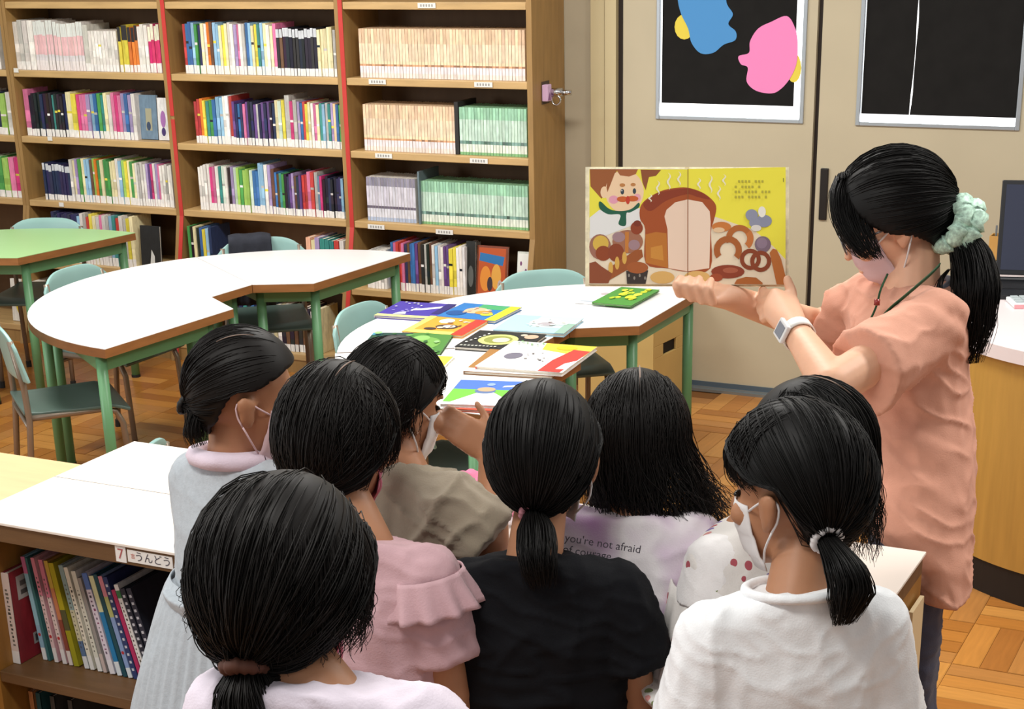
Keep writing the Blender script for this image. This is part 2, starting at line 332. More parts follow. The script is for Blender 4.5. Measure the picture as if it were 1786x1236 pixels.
def row(u, lev, px0, px1, segs, where, setback=.035):
    """segs: (codes, height, style); one letter per book; '_' a thin gap; thicknesses follow from the space in the photo"""
    z = LEV[lev]; yf = fy(z)+setback
    zr = z+.1; X0_ = PY((px0[0], px0[1]), yf)[0]; X1_ = PY((px1[0], px1[1]), yf)[0]
    X0_ = max(X0_, UNITS[u][0]+.021); X1_ = min(X1_, UNITS[u][1]-.026)
    W = []; tot = 0
    for codes, h, st in segs:
        for ch in codes:
            wt = {'thick': 1.7, 'thin': .8}.get(st.split('.')[-1], 1.)*random.uniform(.88, 1.12)*(.5 if ch == '_' else 1)
            if st.startswith('ser'): wt = 1.
            W.append((ch, h, st, wt)); tot += wt
    x = X0_; k = 0; sc = (X1_-X0_)/tot
    for ch, h, st, wt in W:
        th = wt*sc
        if ch != '_':
            ser = st.startswith('ser'); key = st.split('.')[-1]; k += 1; hh = h+(0 if ser else random.uniform(-.008, .008))
            base = jit(PAL[ch], .03 if st.startswith('ser') else .1)
            lab = '#e9e7e4'
            if key == 'orange': bands = [(.1, '#e9dcd4'), (.14, '#e9dfe2'), (.04, jit('#c9946d', .25)), (.06, '#ecd9b4'), (.36, jit('#ead2b4')), (.3, jit('#e6c6a4', .1))]
            elif key == 'greenser': bands = [(.06, '#7fb07a'), (.17, '#dfe6d9'), (.07, jit('#6f8f86', .3)), (.45, jit('#c3dccb')), (.25, jit('#9ccdac', .1))]
            elif key == 'blueser': bands = [(.09, '#a9b6cf'), (.2, '#d9d9e2'), (.06, '#6c6475'), (.45, jit('#cfcbd6')), (.2, jit('#8f8b9c', .1))]
            elif key == 'blacktop': bands = [(.16, lab), (.52, base), (.32, '#2d2b2c')]
            elif key == 'pinkmid': bands = [(.2, '#e6dfdf'), (.12, '#dcd6da'), (.4, jit('#e6b9bd', .05)), (.28, '#dfe3df')]
            elif key == 'pinkband': bands = [(.2, lab), (.48, jit('#d6336e', .05)), (.32, '#e2e0c8')]
            elif key == 'whitetop': bands = [(.16, lab), (.66, base), (.18, '#cfd3d8')]
            elif key == 'plain': bands = [(1., base)]
            else:
                tc = jit(PAL[random.choice('wkyxg')], .1) if random.random() < .4 else base
                a = random.uniform(.12, .2); bands = [(.17, lab), (a, base), (random.uniform(.12, .3), jit(PAL[ch], .16)), (.05, tc), (1, base)]
            cov = base
            if key == 'orange': cov = jit('#dfc3a2')
            if key == 'greenser': cov = jit('#8fc09a')
            BOOKS.append(dict(x=x, y=yf+random.uniform(-.004, .004)*(0 if ser else 1), z=z, th=th*.88, h=hh, d=random.uniform(.14, .17), bands=bands, cov=cov, ch=ch, k=k, where=where, u=u, st=key,
                              lean=0, area=th*hh/(yf**2)*(.2 if u == 0 and x < -5.98 else 1)))
        x += th
R1, R2, R3, R4 = 'top row, ', 'second row, ', 'third row, ', 'low fourth row, '
A = lambda r, u: r+UNAME[u]
row(0, 2, (-215, 90), (2, 100), [('bwtcywgrwwlpvwwgcwpwwgw', .2, 'x')], A(R1, 0)); row(0, 3, (-200, 200), (22, 200), [('wgcrblnwptyewvwpwwlwwnfw', .2, 'x')], A(R2, 0)); row(0, 4, (-185, 300), (40, 310), [('kknnwcybgwlwwwwwwwefpm', .19, 'x')], A(R3, 0))
row(1, 2, (26, 105), (284, 118), [('wgww', .22, 'thick'), ('wwwwww', .218, 'pinkmid'), ('_', .2, 'x'), ('wwwwwwwww', .215, 'pinkmid'), ('g', .2, 'thick'), ('wwwwwwwww', .18, 'ser'), ('_', .2, 'x'), ('yyyooo', .2, 'blacktop'), ('www', .205, 'x'), ('mmmm', .205, 'pinkband')], A(R1, 1))
row(1, 3, (45, 205), (241, 235), [('p', .22, 'thick'), ('kkkknkkktkkkn', .195, 'thin'), ('cy', .2, 'thick'), ('mppvlbetcwpmpvbvw', .205, 'x')], A(R2, 1))
row(1, 4, (78, 320), (304, 350), [('nnnnnnnnnn', .17, 'whitetop'), ('wcv', .2, 'x'), ('eclldfoeceeccwlfyce', .205, 'x'), ('cwgwwvumwvpwwgww', .195, 'thin')], A(R3, 1))
row(2, 2, (322, 100), (588, 120), [('rbblencwodllcycwwvpwgblcytlcwcp', .215, 'x'), ('kdkkkkkkkkkkk', .195, 'whitetop'), ('cccccg', .2, 'x')], A(R1, 2))
row(2, 3, (340, 215), (598, 240), [('rroyteb', .19, 'x'), ('llwxr', .21, 'x'), ('unbnpuknugnunukn', .185, 'thin'), ('cay', .2, 'x'), ('g', .23, 'thick'), ('mg', .2, 'x'), ('vbrycwpctlgtvhbe', .19, 'thin')], A(R2, 2))
row(2, 4, (350, 345), (606, 370), [('wwwwmpwtawkvaf', .2, 'x'), ('effabb', .195, 'x'), ('llwv', .225, 'x'), ('d', .2, 'x'), ('bdteknuvdnurr', .18, 'thin'), ('prg', .2, 'x'), ('imkknkknnlk', .175, 'thin')], A(R3, 2))
row(3, 2, (629, 130), (917, 140), [('h'*52, .2, 'ser.orange')], A(R1, 3)); 
row(3, 3, (636, 250), (796, 262), [('h'*30, .195, 'ser.orange')], A(R2, 3)); row(3, 3, (803, 262), (920, 266), [('a'*22, .195, 'ser.greenser')], A(R2, 3)+' right half')
row(3, 4, (642, 380), (727, 386), [('w'*17, .19, 'ser.blueser')], A(R3, 3)); row(3, 4, (734, 386), (922, 396), [('a'*36, .185, 'ser.greenser')], A(R3, 3)+' right half')
row(3, 5, (641, 495), (676, 500), [('wgwwwgw', .17, 'x')], A(R4, 3))
row(3, 5, (684, 500), (812, 506), [('bprrpndbbudkgkdwlwwuu', .21, 'thin'), ('yy', .2, 'x'), ('xwx', .21, 'thin')], A(R4, 3)+' middle')
row(1, 5, (96, 440), (238, 450), [('nnnnnnnn', .235, 'thin'), ('lwgrycwpwgltrwgyc', .235, 'thin')], A(R4, 1))
row(2, 5, (330, 440), (372, 445), [('ekckbyln', .215, 'x')], A(R4, 2))
row(2, 5, (535, 440), (606, 455), [('scvtttrw', .2, 'x')], A(R4, 2)+' right end')
row(3, 6, (586, 610), (640, 620), [('wnnwknngnw', .2, 'thin')], A('bottom row, ', 3))
row(2, 6, (395, 590), (560, 605), [('nbnkntkbnuk', .22, 'x'), ('gcwkdkdkdkwc', .2, 'x')], A('bottom row, ', 2))
row(1, 6, (40, 470), (230, 560), [('wycdgwwplwvgrwwvwu', .2, 'x')], A('bottom row, ', 1))
BOOKS.sort(key=lambda b: -b['area']*(1.3 if b['st'] in ('x', 'thick', 'thin', 'whitetop') else 1)*(.5 if 'bottom' in b['where'] else 1))
NIND = 262
SER = dict(orange=('beige spine series book, %s', 'beige series'), greenser=('green spine series book, %s', 'green series'), blueser=('white and grey series book, %s', 'white and grey series'))
for bk in BOOKS[:NIND]:
    b = MB(); book_mesh(b, bk['th'], bk['h'], bk['d'], bk['bands'], bk['cov'])
    o = b.build('book', [BCOV, PAGES]); o.location = (bk['x'], bk['y'], bk['z']+.0006)
    if bk['st'] in SER: tag(o, SER[bk['st']][0] % bk['where'], 'book', SER[bk['st']][1]+' in the '+bk['where'])
    else: tag(o, '%s book, %s from left, %s' % (CNAME[bk['ch']], ORD(bk['k']), bk['where']), 'book', 'books in the '+bk['where'])
mb = MB()
for bk in BOOKS[NIND:]:
    t = MB(); book_mesh(t, bk['th'], bk['h'], bk['d'], bk['bands'], bk['cov']); off = len(mb.v)
    mb.v += [(p[0]+bk['x'], p[1]+bk['y'], p[2]+bk['z']+.0006) for p in t.v]; mb.f += [tuple(i+off for i in f) for f in t.f]; mb.m += t.m; mb.c += t.c; mb.usecol = True
tag(mb.build('rows_of_books', [BCOV, PAGES]), 'remaining thin books standing in the tall wall bookcases', 'books', kind='stuff')
# books shown face-out and dividers
def face_book(name, label, x0, x1, z0, h, y, cov, art, tilt=8, group=None):
    o = thing(name, label, 'book', ((x0+x1)/2, y, z0+.0025), group=group); w = x1-x0; o.rotation_euler = (math.radians(-tilt), 0, 0)
    b = MB(); b.box(-w/2, w/2, 0, .002, 0, h, 0, cov); b.box(-w/2, w/2, .011, .013, 0, h, 0, cov); b.box(-w/2, -w/2+.002, .002, .011, 0, h, 0, cov); b.build('cover', BCOV, o)
    b = MB(); b.box(-w/2+.002, w/2-.003, .002, .011, .003, h-.003); b.build('page_block', PAGES, o)
    b = MB()
    for k, (c, poly) in enumerate(art): b.add([(-w/2+p[0]*w, -.0006-.0002*k, p[1]*h) for p in poly], [tuple(range(len(poly)))], 0, c)
    if art: b.build('cover_print', PRINT, o)
    return o
def xat(px, y): return PY(px, y)[0]
y5 = fy(.4)+.05
face_book('face_out_book', 'dark brown book with an orange front cover shown face out', xat((829, 480), y5), xat((882, 480), y5), .4006, .215, y5, '#7a3b24', [('#b4532c', [(.06, .04), (.94, .04), (.94, .96), (.06, .96)]), ('#2f6fa8', [(.08, .7), (.85, .62), (.9, .8), (.1, .86)]), ('#d98a3a', ell(.3, .35, .18, .25)), ('#d9a04a', ell(.65, .4, .16, .25)), ('#40343a', ell(.45, .25, .09, .14)), ('#b9aaa8', ell(.78, .22, .08, .12))])
face_book('face_out_book', 'pale white book with purple flowers shown face out', xat((899, 480), y5), xat((921, 480), y5), .4006, .2, y5, '#c9cdc4', [('#dfe0da', [(.05, .04), (.95, .04), (.95, .96), (.05, .96)])]+[('#7a4b72', ell(a, c_, .09, .05, 8)) for a, c_ in ((.3, .75), (.7, .6), (.35, .4), (.75, .25))])
face_book('face_out_book', 'black book with a grey oval shown face out', xat((812, 480), y5), xat((828, 480), y5), .4006, .23, y5, '#232423', [('#5d605e', ell(.5, .35, .3, .2))], 4)
y3 = fy(.99)+.03
face_book('face_out_book', 'slate blue book turned to show its front cover', xat((243, 210), 6.46), xat((274, 220), 6.46), .9936, .2, 6.46, '#6d8499', [('#a49f86', [(.35, .2), (.7, .2), (.7, .7), (.35, .7)]), ('#3d4a63', ell(.5, .3, .12, .1))], 3)
face_book('face_out_book', 'white book with a purple figure leaning in the shelf', xat((275, 215), 6.45), xat((294, 225), 6.45), .9936, .19, 6.45, '#e2dfdf', [('#a66fae', ell(.5, .5, .25, .2)), ('#47336b', ell(.5, .2, .2, .1))], 3)
yb = fy(.4)+.04
face_book('face_out_book', 'black book with white drawing behind the green table', xat((243, 420), yb), xat((277, 425), yb), .4006, .2, yb, '#272828', [('#cfd0cc', [(.45, .05), (.7, .05), (.7, .3), (.55, .45)])], 4)
yq = fy(.1)+.05
face_book('face_out_book', 'yellow picture book under the green table', xat((14, 490), yq), xat((45, 490), yq), .0906, .21, yq, '#dfdad0', [('#d8bd2e', ell(.6, .5, .4, .4)), ('#a8832a', ell(.62, .4, .15, .12))], 4)
o = MB(); p = PY((798, 220), 6.43); o.box(p[0]-.014, p[0]+.004, 6.43, 6.6, .9936, 1.21); tag(o.build('shelf_divider', mat('black_plastic', '#2a2827', .5)), 'black divider between the beige and green series books', 'divider')
o = MB(); p = PY((730, 330), 6.42); o.box(p[0]-.004, p[0]+.004, 6.42, 6.6, .6896, .915); tag(o.build('shelf_divider', mat('grey_book_end', '#6f7f86', .4, metal=.3)), 'grey metal bookend between the white and green series books', 'divider')
# chrome latch on the end panel
p = PY((962, 160), 6.55); lx = -3.062
t = thing('latch', 'chrome latch with a pink tag on the bookcase end panel', 'latch', (lx, 6.52, p[2]))
b = MB(); b.box(0, .004, -.035, .035, -.045, .045); b.build('back_plate', mat('dark_plate', '#4a3c30', .5), t)
b = MB(); b.box(.004, .03, -.04, .0, -.032, .034, 0, '#d9b6d6'); b.add([(.0303, -.036, -.028), (.0303, -.006, -.028), (.0303, -.02, .005)], [(0, 1, 2)], 0, '#8c5f8c'); b.build('pink_tag', PRINT, t, bevel=.003)
b = MB(); b.tube([(.02, .0, 0), (.075, .01, .002)], .017, 12); b.tube([(.07, .01, 0), (.11, .02, 0)], .011, 10); b.build('bolt', mat('chrome', '#c9c6c6', .15, metal=1.), t, smooth=True)
b = MB(); b.tube([(.05+.02*math.cos(a), .0, -.03+.02*math.sin(a)) for a in np.linspace(0, 6.28, 14)], .004, 6, cap=False); b.build('ring', mat('chrome'), t, smooth=True)

# ------------------------------------------------------------------ wedge tables: three make a half ring
RO, RI, TH, TZ = .885, .235, .032, .66
EG = .0008
def wedge_mesh(r0, r1, e=0.):
    a = math.radians(30); A_ = np.linspace(-a, a, 15)
    e = EG
    return [(r0*math.cos(-a)+e, r0*math.sin(-a)+e), *[(r1*math.cos(q), r1*math.sin(q)*(1-.003)) for q in A_], (r0*math.cos(a)+e, r0*math.sin(a)-e)]
def make_table(top_mat):
    t = thing('wedge_table', '', 'table')
    b = MB(); b.prism(wedge_mesh(RI, RO), TZ-TH, TZ-.002, 1, 1); b.prism(wedge_mesh(RI, RO), TZ-.002, TZ, 0, 0); b.build('tabletop', [top_mat, EDGE], t)
    b = MB(); a = math.radians(30)
    c4 = [(.30, -.105), (.30, .105), (.765, -.375), (.765, .375)]
    for i, j in ((0, 1), (0, 2), (1, 3), (2, 3)):
        p, q = np.array(c4[i]), np.array(c4[j]); d_ = q-p; L = np.linalg.norm(d_); an = math.atan2(d_[1], d_[0])
        b.box(0, L, -.012, .012, TZ-TH-.055, TZ-TH, 0, None, Rz(an), (p[0], p[1], 0))
    b.build('apron', GREEN, t)
    for x, y in c4:
        b = MB(); b.tube([(x, y, .012), (x, y, TZ-TH-.002)], .019, 12); lg = b.build('leg', GREEN, t, smooth=True)
        b = MB(); b.tube([(x, y, 0), (x, y, .012)], .021, 10); b.build('foot_cap', RUB, lg)
    return t
TW = make_table(WHITE); TG = make_table(GTOP); usedT = {}
def put_table(proto, key, c, ang, label, grp):
    t = proto if key not in usedT else copy_tree(proto); usedT[key] = 1
    t.location = (c[0], c[1], 0); t.rotation_euler.z = math.radians(ang); tag(t, label, 'table', grp); return t
LC, RC, GC = (-3.5, 5.09), (-2.07, 4.89), (-4.98, 5.1)
put_table(TW, 'w', LC, 115, 'white wedge table at the far end of the left half ring, nearest the shelves', 'white wedge tables of the left ring')
put_table(TW, 'w', LC, 175, 'white wedge table in the middle of the left half ring', 'white wedge tables of the left ring')
put_table(TW, 'w', LC, 235, 'white wedge table at the near end of the empty left half ring', 'white wedge tables of the left ring')
put_table(TW, 'w', RC, 120, 'white wedge table with the green book, nearest the door', 'white wedge tables of the book ring')
put_table(TW, 'w', RC, 180, 'white wedge table in the middle of the book-covered ring', 'white wedge tables of the book ring')
put_table(TW, 'w', (RC[0]+.0, RC[1]-.012), 240, 'white wedge table with the field book at its near end', 'white wedge tables of the book ring')
put_table(TG, 'g', GC, 110, 'green-topped wedge table beside the left bookcase, right-hand piece', 'green wedge tables')
put_table(TG, 'g', GC, 170, 'green-topped wedge table running off the left picture edge', 'green wedge tables')

# ------------------------------------------------------------------ chairs
def make_chair():
    t = thing('school_chair', '', 'chair'); b = MB()
    def seatf(u, v):
        x = (u-.5)*.36*(1-.12*(1-v)); y = (v-.5)*.36
        return (x, y, .405-.014*(1-((u-.5)*2)**2)*(1-((v-.5)*2)**2)-.02*max(0, v-.85)/.15+.006*max(0, .15-v)/.15)
    b.grid(seatf, 14, 12, .012); b.build('seat', SEATC, t, smooth=True, bevel=.003)
    b = MB()
    def backf(u, v):
        a = (u-.5)*2; wv = .208-.022*v; top = .0
        z = .52+v*.175-(.06*abs(a)**4)*v
        return (a*wv, -.195-.03*v+.035*a*a, z)
    b.grid(backf, 16, 8, .012); b.build('backrest', TEAL, t, smooth=True, bevel=.003)
    for s in (-1, 1):
        b = MB(); b.tube([(s*.17, -.2, .0), (s*.165, -.165, .38), (s*.165, -.17, .5), (s*.16, -.195, .66)], .011, 8); lg = b.build('leg', TUBE, t, smooth=True)
        b = MB(); b.tube([(s*.17, -.201, 0), (s*.17, -.199, .03)], .0135, 8); b.build('foot_cap', RUB, lg)
        b = MB(); b.tube([(s*.165, .17, .0), (s*.16, .15, .33), (s*.16, .13, .375), (s*.16, .08, .388), (s*.162, -.16, .388)], .011, 8); lg = b.build('leg', TUBE, t, smooth=True)
        b = MB(); b.tube([(s*.165, .171, 0), (s*.165, .169, .03)], .0135, 8); b.build('foot_cap', RUB, lg)
    b = MB(); b.tube([(-.165, -.17, .36), (.165, -.17, .36)], .009, 8); b.tube([(-.16, .1, .38), (.16, .1, .38)], .009, 8); b.build('crossbar', TUBE, t, smooth=True)
    return t
CH = make_chair(); usedC = []
def put_chair(c, ang, r, label, turn=0., grp='teal school chairs'):
    t = CH if not usedC else copy_tree(CH); usedC.append(1)
    a = math.radians(ang); x, y = c[0]+r*math.cos(a), c[1]+r*math.sin(a)
    t.location = (x, y, 0); t.rotation_euler.z = a+math.pi/2+math.radians(turn); tag(t, label, 'chair', grp); return t
put_chair(LC, 236, .80, 'teal chair at the near left table, seat seen below the tabletop', -6)
put_chair(LC, 179, .76, 'teal chair behind the left white table, between it and the green table')
put_chair(LC, 127, .80, 'teal chair with a dark jacket hung on its back')
put_chair(RC, 178, .77, 'teal chair behind the rounded left end of the book table')
put_chair(RC, 128, .80, 'teal chair behind the book table, in front of the right shelf')
put_chair(RC, 243, .68, 'teal chair tucked under the near end of the book table')
put_chair(GC, 112, .74, 'teal chair behind the green-topped table')
p = PZ((-28, 772), .7); t = put_chair((p[0]+.2, p[1]+.1), 0, 0, 'teal chair mostly out of frame at the left edge'); t.rotation_euler.z = math.radians(100)
# jacket over the back of the third chair
a = math.radians(127); jc = np.array([LC[0]+.8*math.cos(a), LC[1]+.8*math.sin(a), 0]); rz = a+math.pi/2
t = thing('jacket', 'dark jacket draped over the back of a teal chair', 'jacket', jc, rz)
def jf(u, v):
    L1, rr_, L2 = .2, .034, .3; tot = L1+math.pi*rr_+L2; d_ = v*tot; x = (u-.5)*(.17+.05*abs(v-.5)**1.0)+.045
    w_ = .007*math.sin(u*17+1+3*v)+.004*math.sin(u*37+5*v)
    if d_ < L1: y, z = .034, .694-(L1-d_); k_ = (L1-d_)*4
    elif d_ < L1+math.pi*rr_: q = (d_-L1)/rr_; y, z = rr_*math.cos(q), .694+rr_*.55*math.sin(q)-.010*abs(u-.5)*2+.004*math.sin(u*9); k_ = 0
    else: y, z = -.034-(d_-L1-math.pi*rr_)*.1, .694-(d_-L1-math.pi*rr_); k_ = (d_-L1-math.pi*rr_)*4
    return (x, -.215+y+w_*min(1, k_), z)
b = MB(); b.grid(jf, 26, 30, .006); b.build('jacket_body', mat('dark_jacket_cloth', '#30323a', .85, .2, var=.15, vscale=30, bump=.1, bscale=200), t, smooth=True)
b = MB(); b.tube([(-.02, -.268, .63), (-.03, -.295, .5), (-.025, -.29, .38)], [.03, .028, .026], 10); b.build('jacket_sleeve', mat('dark_jacket_cloth'), t, smooth=True)

# ------------------------------------------------------------------ picture books lying on the table
def flat_book(label, c, z, th, cov, art, spine='#dddddd', name='picture_book', group='picture books laid out on the table'):
    P = [PZ(q, z+th) for q in c]; ctr = sum(P)/4
    ax = (P[1]-P[0])+(P[2]-P[3]); w = np.linalg.norm(ax)/2; an = math.atan2(ax[1], ax[0])
    ay = (P[0]-P[3])+(P[1]-P[2]); h = np.linalg.norm(ay)/2
    t = thing(name, label, 'book', (ctr[0], ctr[1], z), an, group)
    b = MB(); b.box(-w/2, w/2, -h/2, h/2, th-.002, th, 0, cov); b.box(-w/2, w/2, -h/2, h/2, 0, .002, 0, cov); b.box(-w/2, -w/2+.002, -h/2, h/2, .002, th-.002, 0, spine); b.build('cover', BCOV, t)
    b = MB(); b.box(-w/2+.002, w/2-.004, -h/2+.004, h/2-.004, .002, th-.002); b.build('page_block', PAGES, t)
    b = MB()
    for k, (cc, poly) in enumerate(art): b.add([(-w/2+p[0]*w, -h/2+p[1]*h, th+.0003+.0002*k) for p in poly], [tuple(range(len(poly)))], 0, cc)
    if art: b.build('cover_print', PRINT, t)
    return t
def sq(u0, v0, u1, v1): return [(u0, v0), (u1, v0), (u1, v1), (u0, v1)]
def blots(cols, n, seed, u0=.1, v0=.1, u1=.9, v1=.9, r=(.02, .06)):
    rr = random.Random(seed); out = []
    for _ in range(n): out.append((rr.choice(cols), ell(rr.uniform(u0, u1), rr.uniform(v0, v1), rr.uniform(*r), rr.uniform(*r), 9)))
    return out
def dashes(col, u0, u1, v, n, hh=.03): return [(col, sq(u0+(u1-u0)*k/n, v, u0+(u1-u0)*(k+.6)/n, v+hh)) for k in range(n)]
z0 = TZ+.0006
flat_book('purple picture book with a white shape and yellow lower edge', [(700, 525), (793, 531), (757, 556), (650, 550)], z0, .01, '#4a3b96', [('#463a9a', sq(0, 0, 1, 1)), ('#e3df8a', sq(0, 0, 1, .14)), ('#e9ecf2', [(.42, .45), (.6, .5), (.95, .75), (.9, .85), (.55, .6), (.46, .62)]), ('#e4e6e4', [(.25, .16), (.45, .2), (.4, .36), (.3, .3)]), ('#2f2a6b', sq(.85, .3, 1, 1))]+blots(['#8c84cc', '#c8c8e8'], 16, 3, .05, .3, .5, .95, (.015, .03)))
flat_book('blue picture book with a broad yellow right edge', [(808, 528), (912, 536), (861, 560), (762, 551)], z0, .011, '#2f6da8', [('#2f73b5', sq(0, 0, 1, 1)), ('#4aa06a', sq(.35, .7, .85, .98)), ('#e6d93a', sq(.82, 0, 1, 1)), ('#e3b28f', ell(.42, .55, .18, .2)), ('#d9903f', ell(.6, .45, .14, .12)), ('#1d4f8d', ell(.2, .3, .16, .16)), ('#c9d23e', ell(.7, .35, .1, .1))]+blots(['#c9a58a', '#e9d9b0'], 8, 5, .3, .3, .7, .7))
flat_book('orange picture book with a red right-hand strip', [(749, 551), (854, 557), (806, 586), (703, 577)], z0, .01, '#e0a046', [('#e59a3a', sq(0, 0, 1, 1)), ('#f0dd6a', sq(0, 0, 1, .16)), ('#f0dd6a', sq(0, 0, .12, 1)), ('#c63d34', sq(.8, 0, 1, 1)), ('#efe6d6', ell(.4, .75, .12, .14)), ('#4b4038', ell(.55, .42, .18, .14)), ('#e8ded0', ell(.58, .44, .1, .08)), ('#3c3432', ell(.35, .25, .1, .07))]+blots(['#7a5a40', '#d9c9b0'], 8, 6, .45, .3, .78, .9))
flat_book('pale blue picture book at the right of the spread', [(901, 550), (1025, 554), (976, 583), (857, 573)], z0, .012, '#9cc7dc', [('#a5cfe2', sq(0, 0, 1, 1)), ('#b8d3d2', sq(.4, .3, 1, 1)), ('#8fae9f', sq(.86, 0, 1, .6)), ('#d6e2de', ell(.55, .6, .2, .25)), ('#a8a3a8', ell(.62, .5, .14, .12)), ('#c9dcd0', ell(.8, .6, .1, .12))]+blots(['#b3a6a0', '#cfe3e6'], 12, 7, .35, .3, .85, .8, (.015, .04)))
flat_book('dark green picture book behind a dark-haired child', [(650, 580), (790, 581), (768, 618), (622, 616)], z0, .01, '#3d6b3a', [('#4b7f3c', sq(0, 0, 1, 1)), ('#22453f', sq(0, .5, .5, 1)), ('#4a97b0', sq(0, .88, .12, 1)), ('#6fa04e', ell(.7, .5, .22, .3)), ('#86b865', ell(.65, .75, .1, .12))]+blots(['#2f5a35', '#5f9a50', '#8fbf7a'], 26, 8, .05, .05, .95, .95, (.02, .06)))
flat_book('black picture book with a pale green ring on its cover', [(840, 577), (958, 582), (908, 613), (790, 602)], z0, .012, '#262728', [('#2a2b2c', sq(0, 0, 1, 1)), ('#c9d07a', ring(.45, .52, .28, .2, 0, 360, 24, 1.1)), ('#8a8f4a', ell(.45, .52, .2, .22)), ('#ddcfae', ell(.5, .5, .12, .14)), ('#c9a58d', ell(.85, .78, .1, .12)), ('#b9b2a2', ell(.72, .85, .05, .06))]+dashes('#b9bcb0', .05, .6, .06, 10, .05)+[('#c9ccc4', ell(.08+.03*k, .25+.1*k, .02, .03, 6)) for k in range(6)])
flat_book('brown-edged picture book under the white and red one', [(872, 603), (1026, 603), (952, 659), (803, 642)], z0, .011, '#8a6138', [('#e6e2dc', sq(0, 0, 1, .12)), ('#9a7040', sq(0, .12, 1, 1))], '#7a5030')
flat_book('white picture book with a broad red diagonal and yellow top', [(898, 598), (1051, 602), (970, 653), (828, 634)], z0+.0115, .012, '#e6e4e4', [('#eceaea', sq(0, 0, 1, 1)), ('#e8c646', [(.45, .75), (1, .6), (1, 1), (.4, 1)]), ('#cfd8c8', sq(0, .82, .4, 1)), ('#d8403a', [(.72, 0), (.97, 0), (1, .8), (.8, .82), (.72, .4)]), ('#f0eeee', [(.88, .1), (1, .12), (1, .45), (.9, .3)]), ('#6d6a78', ell(.24, .45, .1, .12)), ('#d9b52f', ell(.7, .86, .12, .08))]+blots(['#55504e', '#8c8884'], 10, 9, .35, .3, .68, .65, (.01, .02))+blots(['#6fa06a', '#4d7a4d'], 9, 10, .05, .85, .4, .98, (.01, .02)), '#d8403a')
flat_book('white picture book with a yellow square beside a child\'s head', [(700, 618), (782, 620), (764, 664), (676, 660)], z0, .008, '#ebe8df', [('#efeadf', sq(0, 0, 1, 1)), ('#ead34a', sq(.55, .45, .98, .97)), ('#e3bd3a', ell(.75, .65, .1, .12))])
flat_book('blue and green field picture book at the near table end', [(801, 662), (931, 666), (884, 708), (771, 704)], z0+.0085, .009, '#e8e8ea', [('#4a6fc4', sq(0, .62, 1, 1)), ('#6db445', sq(0, .1, 1, .62)), ('#eceef0', [(.05, 0), (1, 0), (.95, .15), (.62, .5), (.4, .5)]), ('#5b7096', ell(.48, .55, .15, .1)), ('#b99a7a', ell(.48, .62, .13, .09)), ('#dfe5f2', [(.68, .72), (.95, .78), (.95, .86), (.7, .78)]), ('#88a0d8', ell(.5, .82, .06, .06))], '#e8e8ea')
flat_book('red picture book peeping out below the field book', [(818, 668), (900, 671), (862, 717), (780, 711)], z0, .008, '#c2573f', [('#d2553f', sq(.3, 0, 1, 1))])
flat_book('white picture book half under the green one', [(1035, 503), (1092, 504), (1050, 531), (1003, 527)], z0, .006, '#e8e9ea', [('#eeeeee', sq(0, 0, 1, 1)), ('#b9adb0', ell(.6, .65, .14, .08)), ('#a9b4c0', sq(.1, .1, .8, .16))])
flat_book('green picture book with yellow flowers near the raised book', [(1082, 500), (1149, 505), (1102, 533), (1034, 527)], z0+.0066, .007, '#4c8a3c', [('#4f9040', sq(0, 0, 1, 1))]+blots(['#c9d23a', '#dcdc4a', '#a8c438'], 22, 12, .15, .25, .8, .9, (.05, .1)))
# ------------------------------------------------------------------ low double-sided bookcase in the foreground
LBX0, LBX1, LBY0, LBYM, LBY1, LBZ = -2.535, -.645, 2.485, 2.773, 3.06, .80
LWOOD = mat('low_case_wood', '#6a4d31', .5, .35, var=.2, vscale=6, stretch=(.9, 6, 6), bump=.05, bscale=70)
LEND = mat('low_case_end_wood', '#96692e', .45, .4, var=.15, vscale=6, stretch=(6, 6, .8), bump=.05, bscale=70)
LTOP = mat('low_case_white_top', '#efe6dc', .35, .4, var=.015, vscale=3)
CREAM = mat('cream_laminate_edge', '#d9c49c', .5)
def low_case(label, y0, y1, front):
    t = thing('low_bookcase', label, 'bookcase', ((LBX0+LBX1)/2, (y0+y1)/2, 0), group='low bookcases standing back to back')
    b = MB(); b.box(LBX0-.006, LBX1+.006, y0-.006, y1-.002, LBZ-.006, LBZ); b.build('white_top_sheet', LTOP, t, world=True, bevel=.001)
    b = MB(); b.box(LBX0, LBX1, y0, y1-.002, LBZ-.046, LBZ-.006); b.build('top_board', LWOOD, t, world=True)
    for x in (LBX0, (LBX0+LBX1)/2-.01, LBX1-.022):
        b = MB(); b.box(x, x+.022, y0+.002, y1-.002, 0, LBZ-.046); b.build('side_panel', LEND, t, world=True)
    yb = y1-.015 if front else y0+.003
    b = MB(); b.box(LBX0+.022, LBX1-.022, yb, yb+.01, .05, LBZ-.046); b.build('back_panel', LWOOD, t, world=True)
    xm = (LBX0+LBX1)/2-.01
    for z in (.44, .09):
        for xa, xb in ((LBX0+.0225, xm-.0005), (xm+.0225, LBX1-.0225)):
            b = MB(); b.box(xa, xb, y0+.004 if front else y0+.014, y1-.016 if front else y1-.004, z-.026, z); b.build('shelf', LWOOD, t, world=True, bevel=.002)
    b = MB(); b.box(LBX0+.0225, LBX1-.0225, y0+.02, y0+.032, 0, .063); b.build('plinth', LWOOD, t, world=True)
    return t
lb = low_case('low white-topped bookcase facing the camera, children stand before it', LBY0, LBYM, True)
lb2 = low_case('low white-topped bookcase backing onto the one facing the camera', LBYM, LBY1, False)
b = MB(); b.box(LBX1+.006, LBX1+.014, LBY1-.12, LBY1-.03, .42, .72); b.build('edge_strip', CREAM, lb2, world=True)
